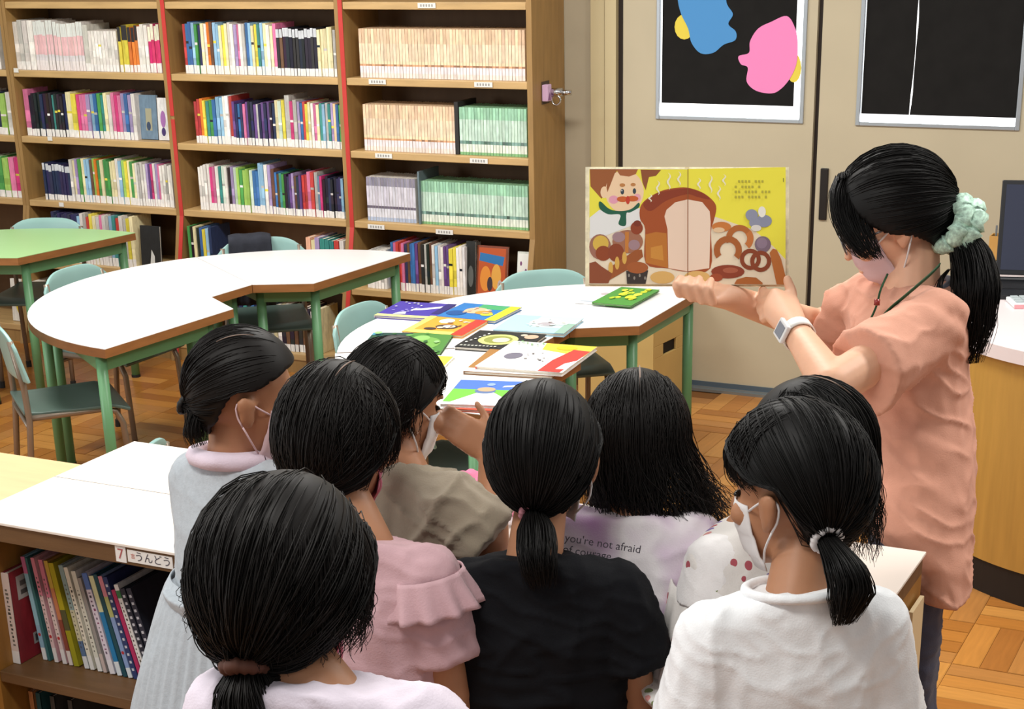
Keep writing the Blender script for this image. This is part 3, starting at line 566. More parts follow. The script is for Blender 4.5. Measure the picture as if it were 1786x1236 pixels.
# number and heading labels on the top board
def sign(px, w, h, parts, label):
    p = PY(px, LBY0-.001)
    b = MB(); b.box(p[0]-w/2, p[0]+w/2, LBY0-.0022, LBY0-.0002, p[2]-h/2, p[2]+h/2, 0, '#e9e6e2'); s_ = b.build('paper_label', PRINT, lb, world=True); s_['label'] = label
    for body, size, dx, col in parts:
        me = text_mesh(body, size); me.transform(Matrix.Rotation(math.pi/2, 4, 'X')); me.transform(Matrix.Translation((p[0]+dx-lb.location.x, LBY0-.0028-lb.location.y, p[2]-lb.location.z)))
        me.materials.clear(); me.materials.append(mat('ink_'+col[1:], col, .6)); o = bpy.data.objects.new('lettering', me); COL.objects.link(o); o.parent = s_
sign((211, 966), .026, .034, [('7', .032, 0, '#b05a5c')], 'white paper label with a red seven')
sign((262, 975), .112, .026, [('言', .012, -.042, '#c06048'), ('うんどう', .023, .008, '#4a4550')], 'white paper heading label with handwritten letters')
# leaning books in the left bay
LBK = [  # colour bands bottom to top, bottom px, top px, thickness m, name
 ('white-spined red book with white label panels', [('#e8e4e0', .14), ('#d9c9c2', .86)], '#8c2a33', (12, 1157), (-2, 993), .02),
 ('light blue book with a pink top', [('#e6e6e6', .12), ('#8fb3c9', .22), ('#93c0cf', .5), ('#c9729a', .16)], '#8fbccc', (76, 1146), (48, 972), .011),
 ('teal thin book', [('#3f6f70', 1.)], '#3f6f70', (84, 1148), (59, 975), .006),
 ('pink-topped white book with a red dot', [('#e8e2e0', .14), ('#dfc3c4', .5), ('#d9899c', .36)], '#d9a9b0', (96, 1149), (66, 974), .01),
 ('second pink-topped white book with a red dot', [('#e8e2e0', .14), ('#e0cdca', .5), ('#d47f95', .36)], '#d9a9b0', (110, 1151), (77, 977), .011),
 ('orange and brown book', [('#e3d6cf', .14), ('#8c4a3a', .3), ('#c9825a', .3), ('#caa94a', .26)], '#b98a4a', (121, 1152), (87, 979), .01),
 ('olive yellow thick book', [('#a09a22', .35), ('#5a5a3a', .2), ('#b3a826', .45)], '#a69c28', (128, 1150), (101, 984), .014),
 ('pale blue and grey book', [('#dfe0e2', .12), ('#5b7396', .15), ('#c9c6a8', .3), ('#8fa8a8', .43)], '#a9b4b0', (148, 1157), (108, 986), .012),
 ('white book with dark spine lettering', [('#e8e6e2', .14), ('#e3dfcf', .86)], '#e0dccb', (158, 1160), (118, 990), .011),
 ('white book with black lettering leaning right', [('#e8e6e2', .14), ('#d9d9cc', .86)], '#cfcdc6', (171, 1163), (128, 996), .012),
 ('grey book', [('#c9b6b0', .2), ('#9c9794', .8)], '#a19c98', (180, 1162), (140, 1008), .009),
 ('white book with purple and pink lettering', [('#e6e2e6', .14), ('#ddd5e3', .7), ('#5a78b8', .16)], '#d9d3de', (192, 1166), (148, 1000), .014),
 ('blue book with a cream top', [('#dfe6ea', .14), ('#2b7fb4', .5), ('#d9dcae', .36)], '#2b78a8', (205, 1168), (163, 1005), .012),
 ('dark teal book', [('#24505a', 1.)], '#1f4750', (213, 1170), (172, 1003), .01),
 ('light blue book with pink and yellow top', [('#dfe6ea', .1), ('#8ba3d0', .5), ('#b9be7a', .2), ('#d68a98', .2)], '#8fa5cc', (223, 1165), (180, 1006), .011),
 ('navy book with dots', [('#33406e', 1.)], '#2b3560', (230, 1160), (190, 1008), .012),
 ('magenta book', [('#b93364', 1.)], '#b02f5e', (238, 1168), (204, 1030), .01),
 ('white book with a green circle', [('#e6e4e2', .86), ('#4f8a5a', .08), ('#e6e4e2', .06)], '#e0dedc', (250, 1172), (215, 1022), .011),
 ('black book with white dots', [('#2c2f3c', 1.)], '#262935', (262, 1175), (230, 1030), .013),
 ('second black book with white dots', [('#343746', 1.)], '#2b2e3a', (275, 1178), (243, 1030), .013)]
prevx = None
for i, (nm, bands, cov, pb, pt, th) in enumerate(LBK):
    y = 2.535 if i == 0 else 2.575
    A_, B_ = PY(pb, y), PY(pt, y); hgt = .215 if i == 0 else B_[2]-.4415; lean = math.atan2(B_[0]-A_[0], max(.1, B_[2]-.44))
    x = LBX0+.0225 if prevx is None else max(A_[0], prevx+.0035)
    lean = 0 if i == 0 else -(.1+.009*i); 
    w_ = th/math.cos(lean)
    t = thing('book', nm+(' leaning in the low bookcase' if i else ' standing at the left end of the low bookcase'), 'book', (x, y, .4412), group='books in the low bookcase')
    t.rotation_euler = (0, lean, 0)
    if lean: t.location.z = .4412
    L = hgt/math.cos(lean) if i else hgt; d_ = .19
    b = MB(); tt = .0018
    b.box(0, tt, 0, d_, 0, L, 0, cov); b.box(th-tt, th, 0, d_, 0, L, 0, cov); b.build('cover', BCOV, t)
    b = MB(); zz = 0
    for c_, fr in bands: b.box(0, th, -.0015, .001, zz*L, min(1, zz+fr)*L, 0, c_); zz += fr
    rr = random.Random(i)
    if nm.startswith(('white', 'pale', 'second pink', 'pink')):
        for k in range(15): zc = (.2+.043*k)*L; x_ = th*(.25+.15*rr.random()); b.box(x_, x_+th*(.15+.25*rr.random()), -.0018, -.0014, zc, zc+.002+.004*rr.random(), 0, rr.choice(['#4a4650', '#6d5a70', '#8a4a70'] if 'purple' in nm else ['#4a4844', '#6f6b62']))
    if 'dots' in nm:
        for k in range(12): zc = (.08+.075*k)*L; b.box(th*.2, th*.7, -.0018, -.0014, zc, zc+.006, 0, '#c9ccd6')
    if 'red dot' in nm or 'light blue' in nm: b.add([(th/2+.004*math.cos(q), -.0019, .25*L+.004*math.sin(q)) for q in np.linspace(0, 6.0, 10)], [tuple(range(10))], 0, '#b9383c')
    if 'green circle' in nm: b.add([(th/2+.0045*math.cos(q), -.0019, .9*L+.008*math.sin(q)) for q in np.linspace(0, 6.0, 10)], [tuple(range(10))], 0, '#3f7f4f')
    b.build('spine', PRINT, t)
    b = MB(); b.box(tt, th-tt, .002, d_-.004, .002, L-.004); b.build('page_block', PAGES, t)
    if i == 0:
        for grp in (((.02, .17, .145, .2, '#b7b2ae'), (.03, .1, .155, .166, '#5a5654'), (.03, .1, .175, .187, '#6a6664')), ((.05, .13, .028, .055, '#a8a6a4'), (.056, .124, .033, .05, '#4b4a4c'))):
            b = MB(); X_ = th+.0004
            for (y0_, y1_, z0_, z1_, c_) in grp: b.add([(X_, y0_, z0_), (X_, y1_, z0_), (X_, y1_, z1_), (X_, y0_, z1_)], [(0, 1, 2, 3)], 0, c_); X_ += .0002
            b.build('cover_label', PRINT, t)
    prevx = x+w_
for i, (c_, nm, x_) in enumerate((('#5f9a5a', 'green', 30), ('#7a5590', 'purple', 42), ('#c98a5a', 'orange', 54), ('#2f5a60', 'dark teal', 66), ('#46484a', 'charcoal', 90), ('#3d4246', 'dark grey', 120))):
    A_ = PY((x_, 1236), 2.56); t = thing('book', nm+' book on the lower shelf of the low bookcase', 'book', (A_[0], 2.56, .0912), group='books on the lower shelf of the low bookcase')
    b = MB(); b.box(0, .002, 0, .18, 0, .27, 0, c_); b.box(.01, .012, 0, .18, 0, .27, 0, c_); b.box(0, .012, -.001, .002, 0, .27, 0, c_); b.build('cover', BCOV, t)
    b = MB(); b.box(.002, .01, .002, .175, .003, .267); b.build('page_block', PAGES, t)
# pale wooden low case at the left
PALE = mat('pale_birch_top', '#dcbd88', .45, .4, var=.08, vscale=5, stretch=(1, 6, 1))
t = thing('low_cabinet', 'pale wooden low cabinet left of the white-topped bookcase', 'cabinet', (-3.05, 2.68, 0))
b = MB(); b.box(-3.55, -2.545, 2.36, 2.985, .72, .75); b.build('top_board', PALE, t, world=True, bevel=.002)
b = MB(); b.box(-3.53, -2.56, 2.40, 2.96, .0, .7195); b.build('body', mat('pale_birch_body', '#c9a56a', .5, var=.1, vscale=6), t, world=True)
# pink and white folded cloth on the case top
def towel(px, w, h, label, rz):
    p = PZ(px, LBZ); t = thing('folded_cloth', label, 'cloth', (p[0], p[1], LBZ+.0006), rz)
    for k, (c_, dz, sx) in enumerate((('#e9dfe2', .0, 1.), ('#e58fae', .02, .96), ('#f0e6e6', .036, .85), ('#dd7f9f', .05, .7))):
        b = MB(); b.grid(lambda u, v: ((u-.5)*w*sx+.006*math.sin(v*9+k), (v-.5)*h*sx, dz+.012+.010*math.sin(u*7+k)*math.sin(v*5+k)+.012*math.sin(v*3.1)), 12, 10, .01)
        b.build('fold', mat('cloth_'+c_[1:], c_, .85, .2, bump=.05), t, smooth=True)
towel((818, 884), .09, .1, 'pink and white cloth lying beside the beige-shirted child', .5)
towel((890, 906), .075, .1, 'pink and white cloth lying at the black shirt child\'s neck', .9)

# ------------------------------------------------------------------ counter at the right
CW = mat('counter_wood', '#b98e44', .45, .4, var=.1, vscale=8, stretch=(5, 5, .5), bump=.03)
KICK = mat('black_kick_board', '#1e1814', .6, var=.15)
CTOP = mat('counter_white_top', '#e2d6d6', .3, .45)
def cpoly(e):
    cx, cy, R = -.49, 5.38, .6+e
    arc = [(cx+R*math.cos(a), cy+R*math.sin(a)) for a in np.linspace(math.pi, 1.5*math.pi, 22)]
    return arc+[(.9, cy-R), (.9, 5.98), (cx-R, 5.98)]
t = thing('counter', 'curved wooden service counter with white top and black kick board', 'counter', (-.2, 5.4, 0))
b = MB(); b.prism(cpoly(.03), 0, .105); b.build('kick_board', KICK, t, world=True)
b = MB(); b.prism(cpoly(.035), .105, .73); b.build('front_panel', CW, t, world=True, smooth=False)
b = MB(); b.prism(cpoly(.055), .73, .77); b.build('countertop', CTOP, t, world=True, bevel=.004)
b = MB(); b.box(-1.085, .9, 5.88, 5.98, .7705, .795); b.build('rear_ledge', CTOP, t, world=True)
p = PZ((1760, 458), .771); p[1] = 5.70; p = np.array([PY((1752, 455), 5.7)[0], 5.7, .771])
t = thing('laptop', 'open black laptop on the white counter at the right edge', 'laptop', (p[0], 5.62, .7706), math.radians(12))
BLK = mat('laptop_black', '#17181b', .4)
b = MB(); b.box(-.01, .34, -.2, .03, 0, .014); b.box(.01, .32, -.1, .0, .014, .0165); b.build('keyboard_base', BLK, t, bevel=.003)
ta = math.radians(-14); Rx = np.array([[1, 0, 0], [0, math.cos(ta), -math.sin(ta)], [0, math.sin(ta), math.cos(ta)]])
b = MB(); b.box(-.01, .36, .0, .012, .02, .325, 0, None, Rx, (0, .03, .012)); s_ = b.build('screen_lid', BLK, t, bevel=.003)
b = MB(); b.box(.004, .346, -.0012, -.0002, .036, .311, 0, None, Rx, (0, .03, .012)); b.build('display', mat('dark_display', '#2c3040', .12, .6), t)
b = MB(); b.tube([(.0, .03, .016), (.33, .03, .016)], .01, 10); b.build('hinge', BLK, t)
p = PZ((1812, 530), .771)
t = thing('keypad', 'white keypad with pink edge lying on the counter', 'keypad', (p[0], p[1], .7706), math.radians(24))
b = MB(); b.box(-.09, .09, -.055, .055, 0, .014); b.build('case', mat('white_plastic', '#dcdfe0', .4), t, bevel=.003)
b = MB(); b.box(-.09, .09, -.062, -.0555, 0, .012); b.build('pink_edge', mat('pink_plastic', '#d99aa0', .4), t)
for i in range(6):
    for j in range(3):
        b = MB(); b.box(-.08+.027*i, -.058+.027*i, -.04+.03*j, -.016+.03*j, .014, .019); b.build('key', mat('key_grey', '#aeb8ba', .5), t)
p = PY((1742, 440), 5.93)
t = thing('pen_holder', 'small wooden pen holder behind the laptop', 'holder', (p[0], 5.93, .7956))
b = MB(); w_ = .03
for x0_, x1_, y0_, y1_ in ((-w_, w_, -w_, -w_+.004), (-w_, w_, w_-.004, w_), (-w_, -w_+.004, -w_+.004, w_-.004), (w_-.004, w_, -w_+.004, w_-.004)): b.box(x0_, x1_, y0_, y1_, 0, .085)
b.box(-w_, w_, -w_, w_, 0, .004); b.build('box', mat('holder_wood', '#cc9a52', .5), t)
for k in range(3): b = MB(); b.tube([(-.012+.012*k, .0, .01), (-.016+.016*k, .01, .115)], .0035, 7); b.build('pen', mat('pen_grey', '#6b6f72', .4), t)
# cardboard storage box under the table
p = PZ((1128, 690), 0)
t = thing('storage_box', 'tan storage box with a handle slot under the table', 'box', (-2.66, 6.50, 0), math.radians(-6))
TAN = mat('tan_board', '#c7a868', .6, .3, var=.06, vscale=6)
b = MB(); w_, d_, h_ = .36, .30, .46; e = .012
b.box(-w_/2, w_/2, -d_/2, -d_/2+e, 0, h_); b.box(-w_/2, w_/2, d_/2-e, d_/2, 0, h_); b.box(-w_/2, -w_/2+e, -d_/2+e, d_/2-e, 0, h_); b.box(-w_/2+e, w_/2-e, -d_/2+e, d_/2-e, 0, e)
b.box(w_/2-e, w_/2, -d_/2+e, d_/2-e, 0, .21); b.box(w_/2-e, w_/2, -d_/2+e, d_/2-e, .26, h_); b.box(w_/2-e, w_/2, -d_/2+e, -.06, .21, .26); b.box(w_/2-e, w_/2, .06, d_/2-e, .21, .26)
b.build('box_body', TAN, t, bevel=.002)
b = MB(); b.box(-w_/2-.003, w_/2+.003, -d_/2-.003, d_/2+.003, h_, h_+.012); b.build('box_lid', TAN, t)
b = MB(); b.box(w_/2-e-.006, w_/2-e-.001, -.07, .07, .2, .27); b.build('handle_slot_shade', mat('slot_shade', '#1a130c', .8), t)  # near-black plate behind the opening stands in for the shade inside

# ------------------------------------------------------------------ the picture book being read (pages traced as flat print)
TLc, TRc, BRc, BLc = (PD(q, 3.46) for q in ((1021, 289), (1378, 289), (1377, 498), (1022, 497)))
bx = (TRc-TLc)+(BRc-BLc); bw = np.linalg.norm(bx)/2; bx /= np.linalg.norm(bx)
by = (TLc-BLc)+(TRc-BRc); by -= bx*(by@bx); bh = np.linalg.norm(by)/2; by /= np.linalg.norm(by); bn = np.cross(bx, by)
bc = (TLc+TRc+BRc+BLc)/4
t = thing('open_picture_book', 'open picture book with a baker and a big loaf, held up by the adult', 'book', bc); BOOK = t
t.rotation_euler = Matrix((bx, by, bn)).transposed().to_euler()
b = MB(); b.box(-bw/2, -.004, -bh/2, bh/2, -.014, -.011, 0, '#e4dcc0'); b.box(.004, bw/2, -bh/2, bh/2, -.014, -.011, 0, '#e4dcc0'); b.box(-.0045, .0045, -bh/2, bh/2, -.016, -.013, 0, '#d9c9a0'); b.build('cover', BCOV, t)
for s_ in (-1, 1):
    b = MB(); x0_, x1_ = (-bw/2+.007, -.0005) if s_ < 0 else (.0005, bw/2-.009)
    b.box(x0_, x1_, -bh/2+.004, bh/2-.006, -.011, 0); b.build('page_block', mat('page_white', '#e9e2c9', .7), t)
def U(pts): return [((cx_-888)/1590*bw, (590-cy_)/920*bh) for cx_, cy_ in pts]
ART = []
def pic(col, pts): ART.append((col, U(smooth_loop(pts, 4) if 9 <= len(pts) <= 16 else pts)))
YEL = '#ece24a'
pic(YEL, [(122, 158), (886, 158), (886, 1042), (122, 1042)]); pic('#efe548', [(890, 155), (1650, 140), (1650, 1045), (890, 1045)])
pic('#e9dac0', [(122, 640), (430, 560), (540, 520), (886, 500), (886, 1042), (122, 1042)]); pic('#ead9bd', [(890, 500), (1110, 525), (1300, 590), (1400, 620), (1560, 755), (1650, 850), (1650, 1045), (890, 1045)])
pic('#9a5a30', [(124, 158), (340, 158), (310, 230), (265, 325), (215, 385), (130, 290)]); pic('#8f5230', [(520, 160), (680, 162), (640, 208), (585, 218), (560, 320), (535, 260)])
pic('#f0cfa9', ell(395, 330, 150, 165, 28)); pic('#f0cfa9', ell(238, 335, 30, 45)); pic('#a5623a', [(328, 158), (500, 158), (482, 195), (430, 214), (360, 205)]); pic('#9a5a30', [(265, 190), (330, 160), (300, 240), (262, 335), (255, 300)])
pic('#e39fb4', ell(310, 392, 38, 32)); pic('#e6a5b2', ell(495, 376, 28, 30)); pic('#35414c', ell(378, 330, 14, 22)); pic('#35414c', ell(472, 326, 13, 22)); pic('#f4f1ea', ell(374, 322, 4, 6, 8))
pic('#bf8048', ell(378, 280, 22, 14)); pic('#bf8048', ell(462, 276, 20, 13)); pic('#c9602c', ell(380, 388, 45, 22)); pic('#c9602c', ell(458, 384, 45, 22)); pic('#c43e2a', ell(421, 395, 16, 32))
pic('#e4e4e2', [(124, 530), (200, 470), (350, 500), (515, 455), (520, 560), (430, 600), (260, 665), (124, 690)])
pic('#1f5c45', [(195, 415), (215, 410), (280, 465), (370, 480), (450, 462), (505, 415), (508, 450), (440, 490), (410, 498), (405, 590), (348, 580), (362, 508), (270, 505), (205, 465)])
pic('#a34f24', [(560, 880), (556, 620), (516, 540), (518, 450), (570, 385), (680, 325), (780, 303), (880, 298), (1000, 335), (1085, 400), (1110, 460), (1088, 560), (1068, 640), (1064, 920), (880, 945), (735, 920)])
pic('#8a3a20', [(540, 430), (600, 372), (690, 330), (880, 305), (1000, 340), (1060, 390), (960, 370), (880, 350), (720, 400), (600, 480)])
pic('#b9722c', [(562, 878), (558, 660), (640, 640), (722, 650), (735, 918)])
pic('#c98a3a', [(600, 840), (600, 760), (690, 740), (700, 860)])
pic('#ebd0ba', [(737, 918), (730, 620), (706, 520), (722, 470), (790, 412), (885, 390), (885, 943)]); pic('#edd4bf', [(890, 390), (1000, 410), (1058, 480), (1066, 560), (1056, 918), (890, 943)])
for x_, y_, h_ in ((590, 380, 60), (650, 300, 110), (735, 250, 130), (815, 230, 110), (970, 270, 90), (1060, 270, 140), (1125, 340, 110), (1165, 240, 90)):
    pic('#efe9cf', [(x_+12*math.sin(k*1.1), y_-h_/2+h_*k/8) for k in range(9)]+[(x_+12*math.sin(k*1.1)+14*math.sin(math.pi*k/8)+2, y_-h_/2+h_*k/8) for k in range(8, -1, -1)])
pic('#9c6a58', ell(205, 755, 85, 98)); pic('#d4b04a', ell(210, 730, 62, 62)); pic('#a06b52', ell(420, 715, 120, 90)); pic('#9f8086', ell(350, 680, 50, 40)); pic('#9f8086', ell(470, 740, 45, 40)); pic('#c27a35', [(400, 640), (430, 640), (425, 800), (400, 800)]); pic('#8e3f22', ell(490, 610, 48, 50)); pic('#7c3320', ell(495, 575, 30, 24))
pic('#8f4320', ell(230, 805, 60, 58)); pic('#8a4022', ell(330, 800, 62, 70)); pic('#9a5428', [(230, 980), (300, 900), (480, 780), (530, 775), (540, 830), (420, 930), (280, 1010)]); pic('#d6a850', ell(288, 920, 18, 50)); pic('#d6a850', ell(338, 880, 18, 50)); pic('#d6a850', ell(395, 840, 18, 48)); pic('#8c4a2c', [(122, 880), (170, 868), (215, 905), (300, 960), (270, 1035), (122, 1035)])
pic('#3a302c', [(408, 940), (580, 935), (560, 1040), (415, 1040)]); pic('#a45a2c', ell(495, 915, 85, 45))
for k in range(4): pic('#8d857c', ell(430+42*k, 975+20*(k % 2), 8, 14, 8))
pic('#d8ad66', ell(690, 990, 95, 48)); pic('#dcb26c', ell(960, 985, 100, 45))
pic('#c97a3a', ell(1150, 600, 75, 38)); pic('#e3c29a', ell(1130, 625, 45, 20)); pic('#b0662f', ring(1290, 690, 105, 60, 30, 200, 14, -1)); pic('#c2733a', ring(1300, 690, 100, 50, -50, 40, 14, -1)); pic('#a85f2c', ring(1200, 780, 110, 62, -40, 215, 14, -1))
pic('#7d6878', ell(1472, 735, 63, 63)); pic('#8f7a8c', ell(1465, 725, 42, 42)); pic('#8b4224', ring(1375, 850, 82, 50, 0, 360, 20)); pic('#8b4224', ring(1455, 865, 82, 50, 0, 360, 20)); pic('#8f3f26', ell(1200, 945, 130, 52)); pic('#a24c2c', ell(1110, 990, 50, 30)); pic('#ab5d42', ell(1220, 935, 60, 22)); pic('#b3662f', ring(1360, 1080, 110, 60, 0, 0.1)) if False else None
pic('#b0662f', [(1250, 1040), (1270, 1005), (1340, 985), (1420, 990), (1470, 1030), (1470, 1042)]); pic('#ba6e34', [(1525, 800), (1550, 768), (1580, 775), (1615, 850), (1650, 985), (1645, 1045), (1580, 1042)])
pic('#8f93a8', ell(1385, 510, 48, 45)); pic('#8a8fa5', ell(1480, 555, 62, 48)); pic('#8f93a8', ell(1410, 570, 45, 35)); pic('#eceae0', ell(1465, 485, 30, 42)); pic('#d9d5cf', ell(1420, 610, 40, 25))
for j, (n_, yy) in enumerate(((9, 250), (8, 292), (11, 330), (10, 370))):
    for k in range(n_):
        if (k*7+j*3) % 5: pic('#b3ab3f', [(1252+26*k, yy-8), (1268+26*k, yy-8), (1268+26*k, yy+10), (1252+26*k, yy+10)])
pic('#8a8a3a', [(1628, 225), (1634, 225), (1634, 255), (1628, 255)])
pic('#8a5a34', [(885, 158), (890, 158), (890, 1042), (885, 1042)])
b = MB()
for k, (c_, poly) in enumerate(ART): b.add([(p[0], p[1], .0004+.00002*k) for p in poly], [tuple(range(len(poly)))], 0, c_)
b.build('page_illustration', PRINT, t)
# ------------------------------------------------------------------ people: tools
HAIR = mat('black_hair', '#0b0908', .55, .25, var=.25, vscale=30)
HAIRB = mat('soft_black_hair', '#0f0b09', .55, .25, var=.25, vscale=30)
SKIN = mat('child_skin', '#ae7c5c', .5, .35, var=.05, vscale=25, sss=.12)
SKINA = mat('adult_skin', '#dfae90', .48, .35, var=.04, vscale=25, sss=.12)
EYE = mat('dark_eye', '#1c1512', .15); PARTM = mat('scalp_skin', '#7d675a', .6)
_g = (1+5**.5)/2; _N = 90
SPH = np.array([[math.cos(2*math.pi*i/_g)*math.sqrt(1-(1-2*(i+.5)/_N)**2), math.sin(2*math.pi*i/_g)*math.sqrt(1-(1-2*(i+.5)/_N)**2), 1-2*(i+.5)/_N] for i in range(_N)])
def npa(*a): return np.array(a, float)
def unit(v): return v/(np.linalg.norm(v)+1e-12)
def S(c, r, ax=None):
    r = np.ones(3)*r if np.isscalar(r) else np.array(r, float); p = SPH*r
    if ax is not None: p = p@np.array(ax)
    return p+np.array(c)
def cap(a, ra, b, rb): return np.vstack([S(a, ra), S(b, rb)])
def disc(c, ax_, r, r2=None, ref=None, n=28):
    ax_ = unit(np.array(ax_)); a = unit(np.cross(ax_, npa(.3, .2, .9) if ref is None else ref)); b = np.cross(ax_, a)
    q = np.linspace(0, 2*math.pi, n, endpoint=False)[:, None]; return np.array(c)+r*np.cos(q)*a+(r2 or r)*np.sin(q)*b
def chain(pts, rs): return [cap(pts[i], rs[i], pts[i+1], rs[i+1]) for i in range(len(pts)-1)]
def blob(prims, voxel=.006, smooth=5, folds=None, cuts=()):
    bm = bmesh.new()
    for pr in prims:
        vs = [bm.verts.new(p) for p in pr]; g = bmesh.ops.convex_hull(bm, input=vs)
        dead = {e for e in g['geom_interior']+g['geom_unused'] if isinstance(e, bmesh.types.BMVert)}
        bmesh.ops.delete(bm, geom=[v for v in dead if v.is_valid], context='VERTS')
    me = bpy.data.meshes.new('tmp'); bm.to_mesh(me); bm.free()
    o = bpy.data.objects.new('tmp', me); COL.objects.link(o)
    m = o.modifiers.new('r', 'REMESH'); m.mode = 'VOXEL'; m.voxel_size = voxel
    if smooth: s_ = o.modifiers.new('s', 'SMOOTH'); s_.iterations = smooth; s_.factor = .5
    dg = bpy.context.evaluated_depsgraph_get(); out = bpy.data.meshes.new_from_object(o.evaluated_get(dg))
    bpy.data.objects.remove(o); bpy.data.meshes.remove(me)
    if folds:
        n = len(out.vertices); co = np.empty(n*3); no = np.empty(n*3); out.vertices.foreach_get('co', co); out.vertices.foreach_get('normal', no)
        co = co.reshape(-1, 3); no = no.reshape(-1, 3); d = np.array([folds(c) for c in co]); co += no*d[:, None]; out.vertices.foreach_set('co', co.ravel()); out.update()
    if cuts:
        bm = bmesh.new(); bm.from_mesh(out)
        for pt, nrm, rad in cuts:
            pt = np.array(pt)
            fs = [f for f in bm.faces if np.linalg.norm(np.array(f.calc_center_median())-pt) < rad]
            geom = list({v for f in fs for v in f.verts})+list({e for f in fs for e in f.edges})+fs
            bmesh.ops.bisect_plane(bm, geom=geom, plane_co=Vector(pt), plane_no=Vector(nrm), clear_outer=True)
        bm.to_mesh(out); bm.free()
    out.polygons.foreach_set('use_smooth', [True]*len(out.polygons)); out.materials.clear(); return out
def add_mesh(name, me, m, parent, thick=0.):
    L = parent.location; me.transform(Matrix.Translation((-L.x, -L.y, -L.z))); me.materials.clear(); me.materials.append(m); me.name = name
    o = bpy.data.objects.new(name, me); COL.objects.link(o); o.parent = parent
    if thick: s_ = o.modifiers.new('cloth', 'SOLIDIFY'); s_.thickness = thick; s_.offset = -1
    return o
def folder(amp, seed, sc=(15, 15, 4)):
    off = Vector((seed*3.1, seed*1.7, seed*.9))
    def f(c):
        p = Vector((c[0]*sc[0], c[1]*sc[1], c[2]*sc[2]))+off; w_ = noise.noise_vector(Vector((c[0]*3, c[1]*3, c[2]*3))+off)*.8
        r1 = max(0., 1-2.6*abs(noise.noise(p+w_))); r2 = max(0., 1-2.6*abs(noise.noise(Vector((c[0]*15+c[2]*22, c[1]*15-c[2]*22, c[2]*8))+off+w_)))
        return .75*amp*(1.0*r1*r1+.8*r2*r2-.4+.7*noise.noise(Vector((c[0]*5, c[1]*5, c[2]*4))+off))
    return f
class HF:
    """head frame: yaw 0 faces away from the camera, +90 faces right in the picture"""
    def __init__(s, px, dep, yaw, pitch=0, roll=0, k=1.):
        s.C = PD(px, dep) if len(px) == 2 else np.array(px, float); y = math.radians(yaw); p = math.radians(pitch)
        h = math.cos(y)*CF+math.sin(y)*CR; s.f = unit(math.cos(p)*h-math.sin(p)*UP); s.r = unit(np.cross(s.f, UP)); s.u = np.cross(s.r, s.f)
        q = math.radians(roll); s.r, s.u = math.cos(q)*s.r-math.sin(q)*s.u, math.sin(q)*s.r+math.cos(q)*s.u
        s.k = k; s.ax = np.array([s.r, s.f, s.u])
    def w(s, x, y, z): return s.C+s.k*(x*s.r+y*s.f+z*s.u)
    def W(s, P): P = np.atleast_2d(P); return s.C+s.k*(P@s.ax)
def head_prims(h):
    k = h.k; e = lambda x, y, z, r: S(h.w(x, y, z), np.array(r)*k, h.ax)
    P = [e(0, -.008, .022, (.071, .09, .083)), np.vstack([e(0, .02, -.02, (.063, .066, .05)), e(0, .028, -.065, (.048, .05, .04)), e(0, .058, -.098, (.018, .018, .014))]),
         np.vstack([e(0, .083, .005, (.006, .008, .006)), e(0, .1, -.03, (.011, .009, .008))]), e(0, .086, -.063, (.02, .008, .007)), e(-.033, .062, -.028, (.022, .022, .02)), e(.033, .062, -.028, (.022, .022, .02)),
         np.vstack([e(-.03, .075, .022, (.018, .01, .006)), e(.03, .075, .022, (.018, .01, .006))])]
    for s_ in (-1, 1): P.append(np.vstack([e(s_*.075, -.004, .002, (.005, .017, .016)), e(s_*.073, .0, -.032, (.006, .008, .01)), e(s_*.089, -.016, .008, (.004, .012, .014)), e(s_*.084, -.012, -.018, (.004, .008, .01))]))
    return P
HL = ([0, 40, 62, 80, 100, 128, 180], [.56, .45, .2, -.02, -.3, -.74, -.9])
def hairline(az): return np.interp(abs(az), *HL)
def rnd_dirs(n, lo=None, seed=0, pad=0.):
    R = np.random.RandomState(seed); out = []
    while len(out) < n:
        v = R.normal(size=3); v /= np.linalg.norm(v); az = math.degrees(math.atan2(v[0], v[1]))
        if v[2] > hairline(az)+pad: out.append(v)
    return np.array(out)
def strands(paths, r, sides=4, r_end=.35):
    V = []; Fc = []; base = 0
    for P in paths:
        P = np.asarray(P); n = len(P); T = np.gradient(P, axis=0); T /= np.linalg.norm(T, axis=1, keepdims=True)+1e-9
        ref = npa(.31, .52, .79); A_ = np.cross(T, ref); A_ /= np.linalg.norm(A_, axis=1, keepdims=True)+1e-9; B_ = np.cross(T, A_)
        t = np.linspace(0, 1, n); rad = r*(np.minimum(1, .5+t*4))*(1-(1-r_end)*t**2.2)
        for k in range(sides):
            q = 2*math.pi*k/sides; V.append(P+rad[:, None]*(math.cos(q)*A_+math.sin(q)*B_))
        for i in range(n-1):
            for k in range(sides):
                k2 = (k+1) % sides; Fc.append((base+k*n+i, base+k2*n+i, base+k2*n+i+1, base+k*n+i+1))
        base += n*sides
    me = bpy.data.meshes.new('hair'); me.from_pydata(np.vstack(V).tolist(), [], Fc); me.polygons.foreach_set('use_smooth', [True]*len(Fc)); return me
HR = npa(.082, .1, .098); HC = npa(0, -.008, .022)
def ellp(h, dirs, rad=HR, f=1.0):
    d = np.atleast_2d(dirs); q = 1/np.sqrt(((d/rad)**2).sum(1)); return h.W(HC+d*(q*f)[:, None])
def slerp(a, b, t):
    w = math.acos(max(-1, min(1, float(a@b)))); 
    if w < 1e-3: return np.repeat(a[None], len(t), 0)
    return (np.sin((1-t)*w)[:, None]*a+np.sin(t*w)[:, None]*b)/math.sin(w)
